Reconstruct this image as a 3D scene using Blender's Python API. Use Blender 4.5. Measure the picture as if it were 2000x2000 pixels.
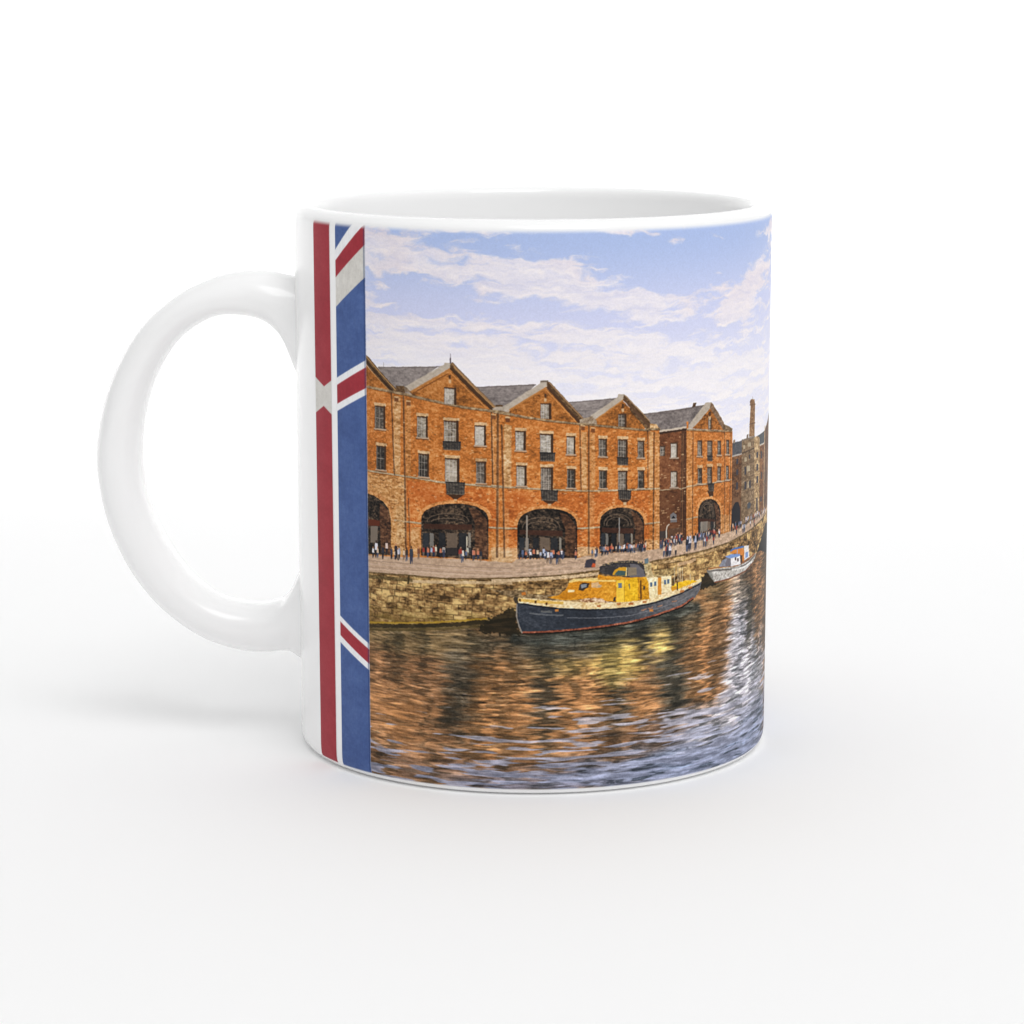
import bpy, bmesh, math
import numpy as np

# ------------------------------------------------------------------ scene, camera, light
for o in list(bpy.data.objects):
    bpy.data.objects.remove(o, do_unlink=True)
S = bpy.context.scene
COL = S.collection
MM = 0.001

S.render.engine = 'CYCLES'
S.render.resolution_x = 1024
S.render.resolution_y = 1024
S.view_settings.view_transform = 'Standard'
S.view_settings.look = 'None'
S.view_settings.exposure = -0.1
S.view_settings.gamma = 1.0
S.view_settings.use_curve_mapping = False

cam = bpy.data.cameras.new('camera')
cam.sensor_width = 36.0
cam.lens = 101.6
cam.shift_x = -40.5 / 2000
cam.shift_y = 137.8 / 2000
cam.clip_start = 0.01
cam.clip_end = 50
co = bpy.data.objects.new('camera', cam)
COL.objects.link(co)
co.location = (0, -0.4995, 0.12996)
co.rotation_euler = (math.pi / 2 - 0.20234, 0, 0)
S.camera = co

world = bpy.data.worlds.new('World')
S.world = world
world.use_nodes = True
bg = world.node_tree.nodes['Background']
bg.inputs[0].default_value = (1, 1, 1, 1)
# studio light all round, brighter from above and the right than from the left
wn = world.node_tree
tc = wn.nodes.new('ShaderNodeTexCoord')
dt = wn.nodes.new('ShaderNodeVectorMath')
dt.operation = 'DOT_PRODUCT'
dt.inputs[1].default_value = (0.44, 0.12, 0.89)
mr = wn.nodes.new('ShaderNodeMapRange')
mr.interpolation_type = 'SMOOTHSTEP'
mr.inputs[1].default_value, mr.inputs[2].default_value = -0.62, 0.98
mr.inputs[3].default_value, mr.inputs[4].default_value = 0.26, 1.0
wn.links.new(tc.outputs['Generated'], dt.inputs[0])
wn.links.new(dt.outputs['Value'], mr.inputs[0])
wn.links.new(mr.outputs[0], bg.inputs[1])
S.cycles.max_bounces = 16
S.cycles.diffuse_bounces = 14
S.cycles.glossy_bounces = 6


def area(name, loc, target, sx, sy, power):
    l = bpy.data.lights.new(name, 'AREA')
    l.shape = 'RECTANGLE'
    l.size, l.size_y, l.energy = sx, sy, power
    o = bpy.data.objects.new(name, l)
    COL.objects.link(o)
    o.location = loc
    d = [t - c for t, c in zip(target, loc)]
    from mathutils import Vector
    o.rotation_euler = Vector(d).to_track_quat('-Z', 'Y').to_euler()
    return o


area('overhead_softbox', (0.30, -0.80, 1.5), (0, 0, 0.0), 0.9, 0.9, 8.6)
area('backdrop_fill', (0.0, 0.85, 1.25), (0, 0.9, 0.0), 2.4, 0.5, 4.4).data.spread = math.radians(70)  # added out-of-view fill lamp that whitens the rear of the backdrop


# ------------------------------------------------------------------ helpers
def principled(name, color=(0.8, 0.8, 0.8), rough=0.5, coat=0.0):
    m = bpy.data.materials.new(name)
    m.use_nodes = True
    b = m.node_tree.nodes['Principled BSDF']
    b.inputs['Base Color'].default_value = (*color, 1)
    b.inputs['Roughness'].default_value = rough
    b.inputs['Coat Weight'].default_value = coat
    b.inputs['Coat Roughness'].default_value = 0.03
    return m, b


def link_mesh(name, verts, faces, mat, parent=None, smooth=True, uvs=None):
    me = bpy.data.meshes.new(name)
    me.from_pydata(verts, [], faces)
    if uvs is not None:
        lay = me.uv_layers.new(name='UVMap')
        vi = np.empty(len(me.loops), dtype=np.int32)
        me.loops.foreach_get('vertex_index', vi)
        lay.data.foreach_set('uv', np.asarray(uvs, dtype=np.float32)[vi].ravel())
    me.materials.append(mat)
    if smooth:
        me.polygons.foreach_set('use_smooth', [True] * len(me.polygons))
    me.update()
    o = bpy.data.objects.new(name, me)
    COL.objects.link(o)
    if parent:
        o.parent = parent
    return o


# ------------------------------------------------------------------ white seamless backdrop
bm_, bb = principled('matte white paper', (0.925, 0.925, 0.925), 0.9)
bb.inputs['Specular IOR Level'].default_value = 0.1
prof = [(-1.6, 0.0), (-0.8, 0), (0, 0), (0.55, 0)]
for i in range(1, 25):
    a = math.pi / 2 * i / 24
    prof.append((0.55 + 0.5 * math.sin(a), 0.5 - 0.5 * math.cos(a)))
prof.append((1.05, 2.2))
v, f = [], []
xs = np.linspace(-2.4, 2.4, 9)
for y, z in prof:
    for x in xs:
        v.append((x, y, z))
n = len(xs)
for i in range(len(prof) - 1):
    for j in range(n - 1):
        f.append((i * n + j, i * n + j + 1, (i + 1) * n + j + 1, (i + 1) * n + j))
back = link_mesh('backdrop', v, f, bm_)
back['kind'] = 'structure'

# ------------------------------------------------------------------ the mug
R = 41.0
mug = bpy.data.objects.new('mug', None)
COL.objects.link(mug)
mug.empty_display_size = 0.02
mug['label'] = 'white glazed mug printed with brick harbour warehouses and a red and blue strip'
mug['category'] = 'mug'

glaze, gb = principled('white glazed ceramic', (0.965, 0.965, 0.965), 0.25, 0.55)
gb.inputs['Specular IOR Level'].default_value = 0.3


def lathe(profile, name, mat, parent, a0=0.0, a1=360.0, seg=256, uvf=None, off=0.0):
    """spin (r, z) in mm round the mug axis; angle 0 faces the front, positive to the right"""
    closed = abs(a1 - a0) >= 359.9
    m = seg if closed else seg + 1
    v, f, uv = [], [], []
    for r, z in profile:
        for k in range(m):
            th = a0 + (a1 - a0) * k / seg
            t = math.radians(th)
            v.append(((r + off) * math.sin(t) * MM, -(r + off) * math.cos(t) * MM, z * MM))
            if uvf:
                uv.append(uvf(th, z))
    for i in range(len(profile) - 1):
        for k in range(seg):
            k2 = (k + 1) % m
            f.append((i * m + k, i * m + k2, (i + 1) * m + k2, (i + 1) * m + k))
    return link_mesh(name, v, f, mat, parent, uvs=uv if uvf else None)


def arc(cx, cz, r, d0, d1, n):
    return [(cx + r * math.cos(math.radians(d0 + (d1 - d0) * i / n)),
             cz + r * math.sin(math.radians(d0 + (d1 - d0) * i / n))) for i in range(n + 1)]


H = 94.25
foot = [(0.0, 1.6), (34.0, 1.6), (35.2, 1.2), (35.8, 0.3), (36.6, 0.0), (38.6, 0.0)]
foot += [(39.6, 0.12), (40.2, 0.42), (40.65, 0.95), (40.88, 1.6), (40.97, 2.4), (41.0, 3.4)]
side = [(R, z) for z in np.linspace(5, 91.4, 30)]
rim = [(40.98, 92.0), (40.86, 92.6), (40.6, 93.15), (40.2, 93.6), (39.7, 93.95), (39.2, 94.15), (38.7, H), (38.2, 94.12),
       (37.8, 93.8), (37.5, 93.2), (37.36, 92.2)]
inner = [(37.3, z) for z in np.linspace(88, 16, 10)] + arc(29.3, 13, 8, 0, -90, 8) + [(15, 4.8), (0.0, 4.8)]
lathe(foot + side + rim + inner, 'mug_body', glaze, mug)

# handle: outer and inner outline in the plane through the axis, (x, z) in mm
outer = [(-38.6, 80.6), (-41.25, 81.35), (-43.97, 82.06), (-47.63, 82.5), (-53.13, 81.88), (-58.2, 80.06),
         (-61.93, 78.0), (-66.13, 74.66), (-69.4, 70.9), (-72.65, 65.2), (-74.84, 59.63), (-75.95, 54.3),
         (-76.4, 50.31), (-76.25, 46.0), (-75.21, 39.6), (-73.2, 33.9), (-70.5, 28.7), (-66.54, 23.64),
         (-61.96, 19.7), (-57.34, 16.95), (-51.73, 15.24), (-47.04, 14.85), (-43.28, 15.2), (-41.4, 14.0), (-38.6, 12.6)]
inner_h = [(-38.6, 60.5), (-40.8, 64.3), (-41.9, 68.92), (-43.24, 71.21), (-45.05, 73.06), (-47.78, 74.33), (-51.9, 74.85),
           (-55.12, 74.44), (-58.37, 72.84), (-61.65, 70.2), (-64.27, 66.6), (-66.46, 62.21), (-68.0, 56.64),
           (-68.62, 51.49), (-68.55, 46.9), (-67.8, 42.6), (-66.18, 37.7), (-63.6, 32.9), (-60.81, 28.95),
           (-57.14, 25.7), (-53.9, 24.1), (-49.23, 23.4), (-45.73, 23.87), (-43.11, 25.35), (-41.0, 30.0), (-38.6, 35.0)]


def resample(pts, n):
    """smooth (Catmull-Rom), equal-arc resampling"""
    P = np.array(pts, float)
    Q = np.vstack([2 * P[0] - P[1], P, 2 * P[-1] - P[-2]])
    out = []
    for i in range(1, len(Q) - 2):
        for t in np.linspace(0, 1, 12, endpoint=False):
            a, b, c, d = Q[i - 1], Q[i], Q[i + 1], Q[i + 2]
            out.append(0.5 * ((2 * b) + (-a + c) * t + (2 * a - 5 * b + 4 * c - d) * t * t + (-a + 3 * b - 3 * c + d) * t ** 3))
    out.append(P[-1])
    out = np.array(out)
    for _ in range(10):
        out[1:-1] = 0.25 * out[:-2] + 0.5 * out[1:-1] + 0.25 * out[2:]
    L = np.r_[0, np.cumsum(np.linalg.norm(np.diff(out, axis=0), axis=1))]
    s = np.linspace(0, L[-1], n)
    return np.c_[np.interp(s, L, out[:, 0]), np.interp(s, L, out[:, 1])]


def pair_curves(n=140):
    A = resample(outer, n)
    B = resample(inner_h, n)
    return A, B


A, B = pair_curves()
NS = 40
hv, hf = [], []
rot = math.radians(2.0)
for i in range(len(A)):
    a, b = A[i], B[i]
    c = (a + b) / 2
    h = (a - b) / 2
    # how near this section is to the wall of the mug: the handle widens into its root
    near = max(0.0, 1 - (min(abs(a[0]), abs(b[0])) - 38.6) / 6.0)
    w = 6.3 + 2.2 * near ** 2
    for k in range(NS):
        t = 2 * math.pi * k / NS
        ct, st = math.cos(t), math.sin(t)
        e = 0.86
        ct = math.copysign(abs(ct) ** e, ct)
        st = math.copysign(abs(st) ** e, st)
        x = c[0] + h[0] * ct
        z = c[1] + h[1] * ct
        y = w * st
        X = x * math.cos(rot) - y * math.sin(rot) * -1
        Y = -x * math.sin(rot) * 1 + y * math.cos(rot)
        hv.append((X * MM, Y * MM, z * MM))
for i in range(len(A) - 1):
    for k in range(NS):
        k2 = (k + 1) % NS
        hf.append((i * NS + k, i * NS + k2, (i + 1) * NS + k2, (i + 1) * NS + k))
hf.append(tuple(range(NS))[::-1])
hf.append(tuple((len(A) - 1) * NS + k for k in range(NS)))
link_mesh('handle', hv, hf, glaze, mug)

# ------------------------------------------------------------------ the printed artwork (drawn flat, unrolled)
K = 11.2                      # texels per mm
TH0, TH1 = -62.4, 150.0       # where the print starts and ends round the mug
ZT, ZB = 92.9, 0.9
DEG = R * math.pi / 180 * K
W = int((TH1 - TH0) * DEG)
HT = int((ZT - ZB) * K)


def unroll(x, y):
    """a point traced on the curved print -> its place on the flat artwork"""
    c, s = math.cos(0.20234), math.sin(0.20234)
    fx = (x - 1040.5) / 5644.6
    up = -(y - 1137.8) / 5644.6
    dx, dy, dz = fx, c + up * s, -s + up * c
    a = dx * dx + dy * dy
    b = -2 * 499.5 * dy
    q = max(b * b - 4 * a * (499.5 ** 2 - R * R), 0)
    k = (-b - math.sqrt(q)) / (2 * a)
    th = math.degrees(math.atan2(k * dx, 499.5 - k * dy))
    return ((th - TH0) * DEG, (ZT - (129.96 + k * dz)) * K)


ORG = {0: (0, 0, 1.0), 1: (560, 340, 4.025), 2: (1040, 340, 4.025), 3: (700, 680, 6.44), 4: (960, 720, 6.44),
       5: (1230, 750, 6.44), 6: (700, 920, 6.44), 7: (960, 960, 6.44), 8: (1230, 960, 6.44),
       'l': (560, 1180, 4.025), 'r': (1040, 1180, 4.025)}


def T(k, *pts):
    ox, oy, s = ORG[k]
    return [unroll(ox + x / s, oy + y / s) for x, y in pts]


U, V = np.meshgrid(np.arange(W, dtype=np.float32) + 0.5, np.arange(HT, dtype=np.float32) + 0.5)
rng = np.random.default_rng(7)


def vnoise(u, v, su, sv, seed):
    r = np.random.default_rng(seed)
    x = u / su
    y = v / sv
    x0, y0 = int(np.floor(x.min())), int(np.floor(y.min()))
    g = r.random((int(y.max()) - y0 + 4, int(x.max()) - x0 + 4), dtype=np.float32)
    xi = np.floor(x).astype(np.int32)
    yi = np.floor(y).astype(np.int32)
    fx = x - xi
    fy = y - yi
    fx = fx * fx * (3 - 2 * fx)
    fy = fy * fy * (3 - 2 * fy)
    xi -= x0
    yi -= y0
    a = g[yi, xi] * (1 - fx) + g[yi, xi + 1] * fx
    b = g[yi + 1, xi] * (1 - fx) + g[yi + 1, xi + 1] * fx
    return (a * (1 - fy) + b * fy) * 2 - 1


def fbm(u, v, su, sv, seed, octs=4, gain=0.55):
    o, amp, tot = 0, 1.0, 0
    for i in range(octs):
        o = o + amp * vnoise(u, v, su, sv, seed * 31 + i)
        tot += amp
        su, sv, amp = su / 2, sv / 2, amp * gain
    return o / tot * 1.6


def blur(a, r):
    k = np.exp(-np.arange(-3 * r, 3 * r + 1) ** 2 / (2.0 * r * r))
    k /= k.sum()
    o = np.zeros_like(a)
    for i, w in enumerate(k):
        o += w * np.roll(a, i - 3 * r, 0)
    q = np.zeros_like(a)
    for i, w in enumerate(k):
        q += w * np.roll(o, i - 3 * r, 1)
    return q


def C(*c):
    return np.array(c, np.float32) / 255


def mix(a, b, t):
    t = np.asarray(t)
    if t.ndim == 2:
        t = t[..., None]
    return a * (1 - t) + b * t


def ss(e0, e1, x):
    t = np.clip((x - e0) / (e1 - e0), 0, 1)
    return t * t * (3 - 2 * t)


IMG = np.ones((HT, W, 3), np.float32)
# shared grain fields
JU = vnoise(U, V, 5, 5, 1) * 0.9 + vnoise(U, V, 2.2, 2.2, 2) * 0.5
JV = vnoise(U, V, 5, 5, 3) * 0.9 + vnoise(U, V, 2.2, 2.2, 4) * 0.5
N1 = vnoise(U, V, 1.6, 1.4, 5)
N2 = vnoise(U, V, 2.6, 2.2, 66)
N3 = vnoise(U, V, 5, 3.4, 6)
NB = vnoise(U, V, 7, 2.6, 7)
N8 = vnoise(U, V, 11, 8, 8)
N30 = fbm(U, V, 40, 34, 9, 3)


def polymask(pts, jit=1.0, grow=0, sub=3):
    jit = jit * .55 if jit <= 1 else jit - .45
    P = np.array(pts)
    u0, v0 = np.floor(P.min(0)).astype(int) - 3 - grow
    u1, v1 = np.ceil(P.max(0)).astype(int) + 4 + grow
    u0, v0 = max(u0, 0), max(v0, 0)
    u1, v1 = min(u1, W), min(v1, HT)
    if u1 <= u0 or v1 <= v0:
        return None, None
    sl = (slice(v0, v1), slice(u0, u1))
    acc = np.zeros((v1 - v0, u1 - u0), np.float32)
    for a in range(sub):
        for b in range(sub):
            x = U[sl] + JU[sl] * jit + (a + 0.5) / sub - 0.5
            y = V[sl] + JV[sl] * jit + (b + 0.5) / sub - 0.5
            ins = np.zeros(x.shape, bool)
            for i in range(len(P)):
                x1, y1 = P[i]
                x2, y2 = P[(i + 1) % len(P)]
                if y1 == y2:
                    continue
                c = (y1 > y) != (y2 > y)
                ins ^= c & (x < (x2 - x1) * (y - y1) / (y2 - y1) + x1)
            acc += ins
    return sl, acc / (sub * sub)


def fill(pts, col, jit=1.0, alpha=1.0):
    sl, m = polymask(pts, jit)
    if sl is None:
        return
    if callable(col):
        col = col(sl)
    IMG[sl] = mix(IMG[sl], col, m * alpha)


def stroke(pts, w, col, jit=0.7, alpha=1.0):
    pts = [np.array(p, float) for p in pts]
    for a, b in zip(pts[:-1], pts[1:]):
        d = b - a
        L = np.hypot(*d) + 1e-6
        n_ = np.array([-d[1], d[0]]) / L * w / 2
        e = d / L * 0.3
        fill([a + n_ - e, b + n_ + e, b - n_ + e, a - n_ - e], col, jit, alpha)


def pal(dark, midc, light, rough=1.0, rows=0.35, big=0.35, bias=0.0):
    dark, midc, light = C(*dark), C(*midc), C(*light)

    def g(sl):
        t = rough * (0.24 * N1[sl] + 0.42 * N2[sl] + 0.36 * N3[sl] + rows * NB[sl] + 0.2 * N8[sl]) + big * N30[sl] + bias
        lo = np.clip(-t, 0, 1)
        hi = np.clip(t, 0, 1)
        c = mix(mix(midc, dark, lo), light, hi)
        return c
    return g


BRICK = pal((120, 70, 28), (196, 117, 54), (234, 180, 118), .74, 0.32, 0.26, -0.05)
BRICKR = pal((136, 64, 24), (196, 108, 48), (236, 174, 108), .8, 0.28, 0.45, -0.03)
GABLE = pal((92, 56, 26), (176, 108, 50), (216, 154, 94), .85, 0.3, 0.3, -0.06)
DBRICK = pal((64, 38, 24), (118, 72, 46), (150, 100, 66), .9, 0.36, 0.5, -0.05)
STONE = pal((150, 105, 60), (205, 160, 108), (232, 205, 165), 1.2, 0.5, 0.2)
PALE = pal((176, 140, 100), (214, 184, 142), (236, 218, 188), 1.0, 0.4, 0.2)
SLATE = pal((98, 90, 88), (140, 130, 126), (170, 160, 154), 0.7, 0.5, 0.35)
COPE = pal((150, 136, 118), (184, 170, 154), (206, 196, 184), 0.6, 0.2, 0.1)
WOOD = pal((60, 42, 28), (92, 68, 46), (150, 118, 80), 1.0, 0.2, 0.1)
PIPE = pal((52, 38, 28), (82, 60, 44), (120, 92, 66), 0.8, 0.1, 0.1)
ARCHD = pal((18, 16, 15), (56, 47, 40), (122, 98, 76), 1.4, 0.2, 0.7, -0.05)

# ---- sky
ph = unroll(1040, 800)[1]
tt = np.clip(V / ph, 0, 1)
sky = mix(C(172, 190, 230), C(206, 210, 238), ss(0, 0.55, tt)[..., None])
sky = mix(sky, C(230, 229, 242), ss(0.45, .95, tt)[..., None])
wu = U + 14 * fbm(U, V, 60, 34, 11, 4) + 3 * N8
wv = V + 8 * fbm(U, V, 50, 24, 12, 4) + 1.5 * N8
per = 1 - .45 * tt                       # clouds get smaller and flatter towards the horizon
def clouds(du, dv):
    a_ = fbm(wu + du, wv + dv, 105, 30, 13, 6, 0.62)
    b_ = fbm(wu + du, wv + dv, 70, 13, 19, 5, 0.6)
    return a_ * (1 - tt) + b_ * tt
cl = clouds(0, 0)
cl2 = clouds(1.5, 4.5)
bias = np.full_like(U, 0.16)


def blob(k, x, y, rx, ry, amp, tilt=0.0):
    (u, v), = T(k, (x, y))
    du, dv = wu - u, wv - v - tilt * (wu - u)
    return amp * np.exp(-((du / rx) ** 2 + (dv / ry) ** 2))


for b in [(0, 950, 480, 46, 16, -1.0), (0, 1085, 470, 75, 30, -1.1), (0, 880, 462, 26, 8, -.8), (0, 890, 520, 48, 11, -.75),
          (0, 760, 540, 40, 16, -.5), (0, 800, 585, 70, 26, -.8), (0, 905, 605, 110, 24, -.8), (0, 1060, 612, 110, 24, -.7),
          (0, 1180, 640, 130, 24, -.5), (0, 1230, 500, 120, 44, -1.1), (0, 1340, 520, 90, 50, -1.4), (0, 1440, 480, 130, 50, -1.6),
          (0, 1270, 555, 40, 12, -.7), (0, 1375, 600, 40, 14, -.5), (0, 1110, 680, 90, 14, -.35), (0, 1400, 640, 90, 20, -.35),
          (0, 740, 640, 40, 10, -.5), (0, 1200, 720, 120, 12, -.2),
          (0, 770, 480, 70, 34, .5), (0, 1000, 540, 130, 16, 1.0, .1), (0, 900, 530, 160, 10, .5), (0, 1075, 535, 40, 26, .8), (0, 1180, 585, 120, 20, 1.3, .12),
          (0, 1290, 590, 60, 14, .7), (0, 1250, 455, 70, 9, .8), (0, 1320, 475, 26, 8, .7), (0, 1305, 520, 24, 9, 1.0), (0, 1440, 600, 70, 26, 1.2, -.25),
          (0, 1475, 540, 60, 16, 1.3, -.2), (0, 760, 595, 40, 7, .8, .2), (0, 850, 630, 110, 8, .9), (0, 1000, 645, 110, 9, .8), (0, 1150, 660, 100, 10, .7),
          (0, 1060, 700, 150, 14, .8), (0, 1280, 700, 120, 14, .7), (0, 850, 690, 120, 16, .8), (0, 1000, 760, 300, 24, .5), (0, 1400, 720, 100, 16, .5)]:
    bias += blob(*b)
fld = cl * .8 + .25 * fbm(wu, wv, 40, 12, 18, 4, .55) + bias * .66
m = ss(-0.2, 0.36, fld)
lit = np.clip(.5 + 1.1 * (cl - cl2), 0, 1)          # crisp lit upper edges, bluish undersides
cloud = mix(C(214, 212, 230), C(248, 240, 239), lit[..., None])
cloud = mix(cloud, C(234, 216, 216), np.clip(0.2 + 0.5 * fbm(U, V, 120, 60, 16, 2), 0, .5)[..., None] * (1 - tt[..., None]) * 0.9)
cloud = mix(cloud, C(246, 242, 243), ss(0.3, .9, tt)[..., None] * 0.7)
IMG[:] = mix(sky, cloud, m * 0.92)
IMG += ((N1 * 0.006 + N3 * 0.006)[..., None])

# ---- roofs
fill(T(3, (250, 236), (1000, 232), (640, 520), (590, 545), (480, 545), (250, 250)), SLATE)
fill(T(3, (250, 232), (1080, 226), (1080, 240), (250, 246)), C(96, 86, 84), alpha=.7)
fill(T(4, (-190, 235), (0, 220), (560, 195), (330, 420), (140, 500), (120, 540), (60, 540), (-120, 300)), SLATE)
stroke(T(4, (-200, 236), (0, 226), (560, 202)), 1.6, C(100, 90, 88))
fill(T(4, (960, 425), (1560, 368), (1400, 520), (1240, 620), (1150, 665), (1000, 520)), SLATE)
stroke(T(4, (970, 425), (1560, 372)), 1.5, C(100, 90, 88))
fill(T(5, (170, 380), (940, 262), (900, 420), (740, 545), (380, 600), (260, 540)), pal((92, 84, 82), (130, 120, 116), (158, 148, 142), .8, .5, .35))
stroke(T(5, (170, 378), (940, 264)), 1.5, C(104, 92, 88))
fill(T(5, (780, 290), (800, 235), (835, 235), (825, 285)), PIPE)
# far buildings on the right
FAR = pal((58, 38, 26), (104, 70, 46), (152, 110, 76), 1, .3, .3)
FARS = pal((74, 58, 42), (126, 102, 76), (170, 146, 116), 1, .4, .2)
fill(T(5, (1285, 860), (1410, 830), (1410, 1900), (1270, 1900)), FAR)
fill(T(5, (1280, 765), (1290, 745), (1410, 706), (1410, 860), (1280, 905)), pal((60, 62, 66), (84, 84, 88), (112, 110, 112), .6, .5, .2))
fill(T(5, (1283, 900), (1410, 865), (1410, 885), (1283, 918)), C(176, 168, 160))
fill(T(5, (1408, 700), (1570, 650), (1570, 1780), (1395, 1860)), FARS)
fill(T(5, (1408, 700), (1570, 650), (1570, 672), (1408, 722)), C(128, 112, 96))
stroke(T(5, (1408, 870), (1575, 800)), 2.4, C(80, 62, 50))
fill(T(5, (1565, 670), (1600, 650), (1632, 660), (1632, 1760), (1560, 1780)), pal((110, 84, 58), (170, 138, 98), (220, 192, 148), 1.3, .4, .2))
fill(T(5, (1598, 655), (1690, 588), (1692, 740), (1632, 775), (1632, 670)), C(78, 82, 84))
fill(T(5, (1632, 775), (1692, 735), (1692, 1720), (1625, 1760)), pal((72, 42, 24), (122, 80, 48), (170, 124, 80), 1, .3, .3))
stroke(T(5, (1632, 770), (1692, 738)), 3, C(196, 186, 172))
# the part past the visible edge goes on: lower quay buildings, fading away
uR, vR = unroll(1230 + 1690 / 6.44, 750 + 590 / 6.44)
uE = W + 5
_, vq = unroll(1230 + 1692 / 6.44, 750 + 1740 / 6.44)
fill([(uR, vR), (uR + 70, vR - 26), (uR + 140, vR + 6), (uR + 300, vR + 40), (uR + 620, vR + 80), (uE, vR + 90), (uE, vq - 40), (uR, vq)], FAR)
fill([(uR + 140, vR + 6), (uR + 300, vR - 6), (uR + 620, vR + 50), (uE, vR + 60), (uE, vR + 95), (uR + 620, vR + 86), (uR + 300, vR + 46)], SLATE)
for i in range(34):
    uu = uR + 10 + i * 26
    for j in range(4):
        vv = vR + 80 + j * 46 + min(i * 1.5, 40)
        fill([(uu, vv), (uu + 8, vv), (uu + 8, vv + 22), (uu, vv + 22)], C(58, 50, 48))
for i in range(12):
    uu = uR + 2 + i * 58
    fill([(uu, vR - 10 + i * 6), (uu + 7, vR - 10 + i * 6), (uu + 7, vq), (uu, vq)], PALE, alpha=.7)
for yy in (920, 1060, 1240):
    for xx in (1335, 1360):
        pass
for (x0, y0, x1, y1) in [(1338, 945, 1362, 1010), (1338, 1075, 1362, 1145), (1335, 1240, 1358, 1330), (1440, 1045, 1462, 1140),
                         (1440, 1230, 1465, 1330), (1500, 1215, 1520, 1310), (1498, 890, 1515, 940), (1590, 860, 1612, 930), (1590, 1010, 1612, 1090),
                         (1590, 1160, 1612, 1250), (1645, 850, 1662, 940), (1645, 1110, 1660, 1200), (1588, 1430, 1606, 1600), (1640, 1420, 1658, 1480)]:
    fill(T(5, (x0, y0), (x1, y0 - 8), (x1, y1 - 8), (x0, y1)), C(58, 58, 66))
for (x0, y0, x1, y1) in [(1470, 1030, 1510, 1100), (1485, 740, 1520, 790), (1440, 925, 1470, 980), (1480, 1230, 1495, 1310), (1425, 770, 1450, 820)]:
    fill(T(5, (x0, y0), (x1, y0 - 8), (x1, y1 - 8), (x0, y1)), C(190, 174, 146), alpha=.8)
for y in (1020, 1190, 1370, 1500):
    stroke(T(5, (1400, y), (1565, y - 50)), 1.6, C(100, 76, 56), alpha=.8)
fill(T(5, (1475, 1510), (1500, 1480), (1520, 1500), (1515, 1560), (1480, 1570)), C(74, 78, 84))
fill(T(5, (1290, 1560), (1320, 1490), (1365, 1480), (1385, 1560), (1388, 1760), (1275, 1790), (1270, 1620)), C(34, 34, 40))
fill(T(5, (1275, 1500), (1310, 1430), (1370, 1420), (1395, 1490), (1393, 1530), (1360, 1480), (1320, 1490), (1280, 1560)), C(118, 84, 58))
# chimney
fill(T(5, (1498, 668), (1516, 280), (1508, 225), (1520, 192), (1566, 188), (1574, 262), (1566, 650)), pal((96, 62, 36), (138, 102, 68), (184, 146, 106), 1, .3, .2))
stroke(T(5, (1503, 505), (1574, 488)), 1.8, C(96, 66, 44))
stroke(T(5, (1508, 262), (1578, 252)), 2, C(110, 78, 50))
stroke(T(5, (1545, 160), (1545, 190)), 1.2, C(110, 90, 90))
fill(T(5, (1466, 690), (1470, 640), (1492, 625), (1488, 680)), C(120, 104, 90))
fill(T(5, (1295, 745), (1300, 705), (1325, 700), (1322, 735)), C(140, 120, 100))

# ---- facades
fill(T(3, (88, 490), (430, 560), (470, 560), (600, 585), (600, 2700), (88, 2700)), BRICK)
fill(T(3, (440, 560), (590, 585), (700, 605), (1350, 745), (1780, 790), (1780, 2720), (440, 2700)), BRICK)
fill(T(4, (30, 545), (170, 560), (700, 645), (1120, 690), (1130, 2560), (30, 2600)), BRICK)
fill(T(4, (1110, 690), (1330, 705), (1932, 770), (1990, 775), (2040, 775), (2110, 770), (2110, 2560), (1110, 2560)), BRICK)
fill(T(5, (200, 560), (380, 575), (380, 2180), (200, 2200)), BRICK)
# dark recess between the third and fourth fronts
fill(T(5, (372, 590), (715, 540), (715, 2180), (372, 2200)), DBRICK)
fill(T(5, (372, 580), (712, 530), (714, 556), (372, 606)), C(196, 180, 162))
fill(T(5, (372, 606), (714, 556), (714, 580), (372, 632)), C(60, 42, 32))
fill(T(5, (650, 560), (715, 550), (715, 2150), (650, 2150)), C(50, 34, 26), alpha=.5)
fill(T(5, (372, 1330), (715, 1300), (715, 2150), (372, 2180)), C(60, 38, 26), alpha=.35)
fill(T(5, (712, 580), (1180, 590), (1290, 590), (1272, 2000), (708, 2080)), BRICK)
# lighter stonework low on the first front, redder brick above the arches
fill(T(3, (110, 1560), (450, 1610), (590, 1640), (590, 2600), (110, 2600)), pal((150, 96, 50), (202, 146, 88), (228, 186, 134), 1.1, .55, .25))
fill(T(3, (610, 1660), (1050, 1720), (1750, 1780), (1740, 2300), (610, 2300)), BRICKR)
fill(T(4, (160, 1520), (600, 1550), (1200, 1560), (1200, 2300), (160, 2300)), BRICKR, alpha=.8)
fill(T(4, (1240, 1560), (1932, 1540), (1980, 1540), (1980, 2300), (1240, 2300)), BRICKR, alpha=.7)
for (k, x, y, r) in [(3, 830, 1800, 22), (3, 960, 1880, 14), (4, 330, 1640, 14), (4, 1380, 1640, 10), (4, 1500, 1600, 9)]:
    (u, v), = T(k, (x, y))
    d = np.exp(-(((U - u + 6 * N8) / (r * 1.3)) ** 2 + ((V - v + 5 * N3) / r) ** 2))
    IMG[:] = mix(IMG, C(180, 88, 36), d * 0.4)

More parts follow.
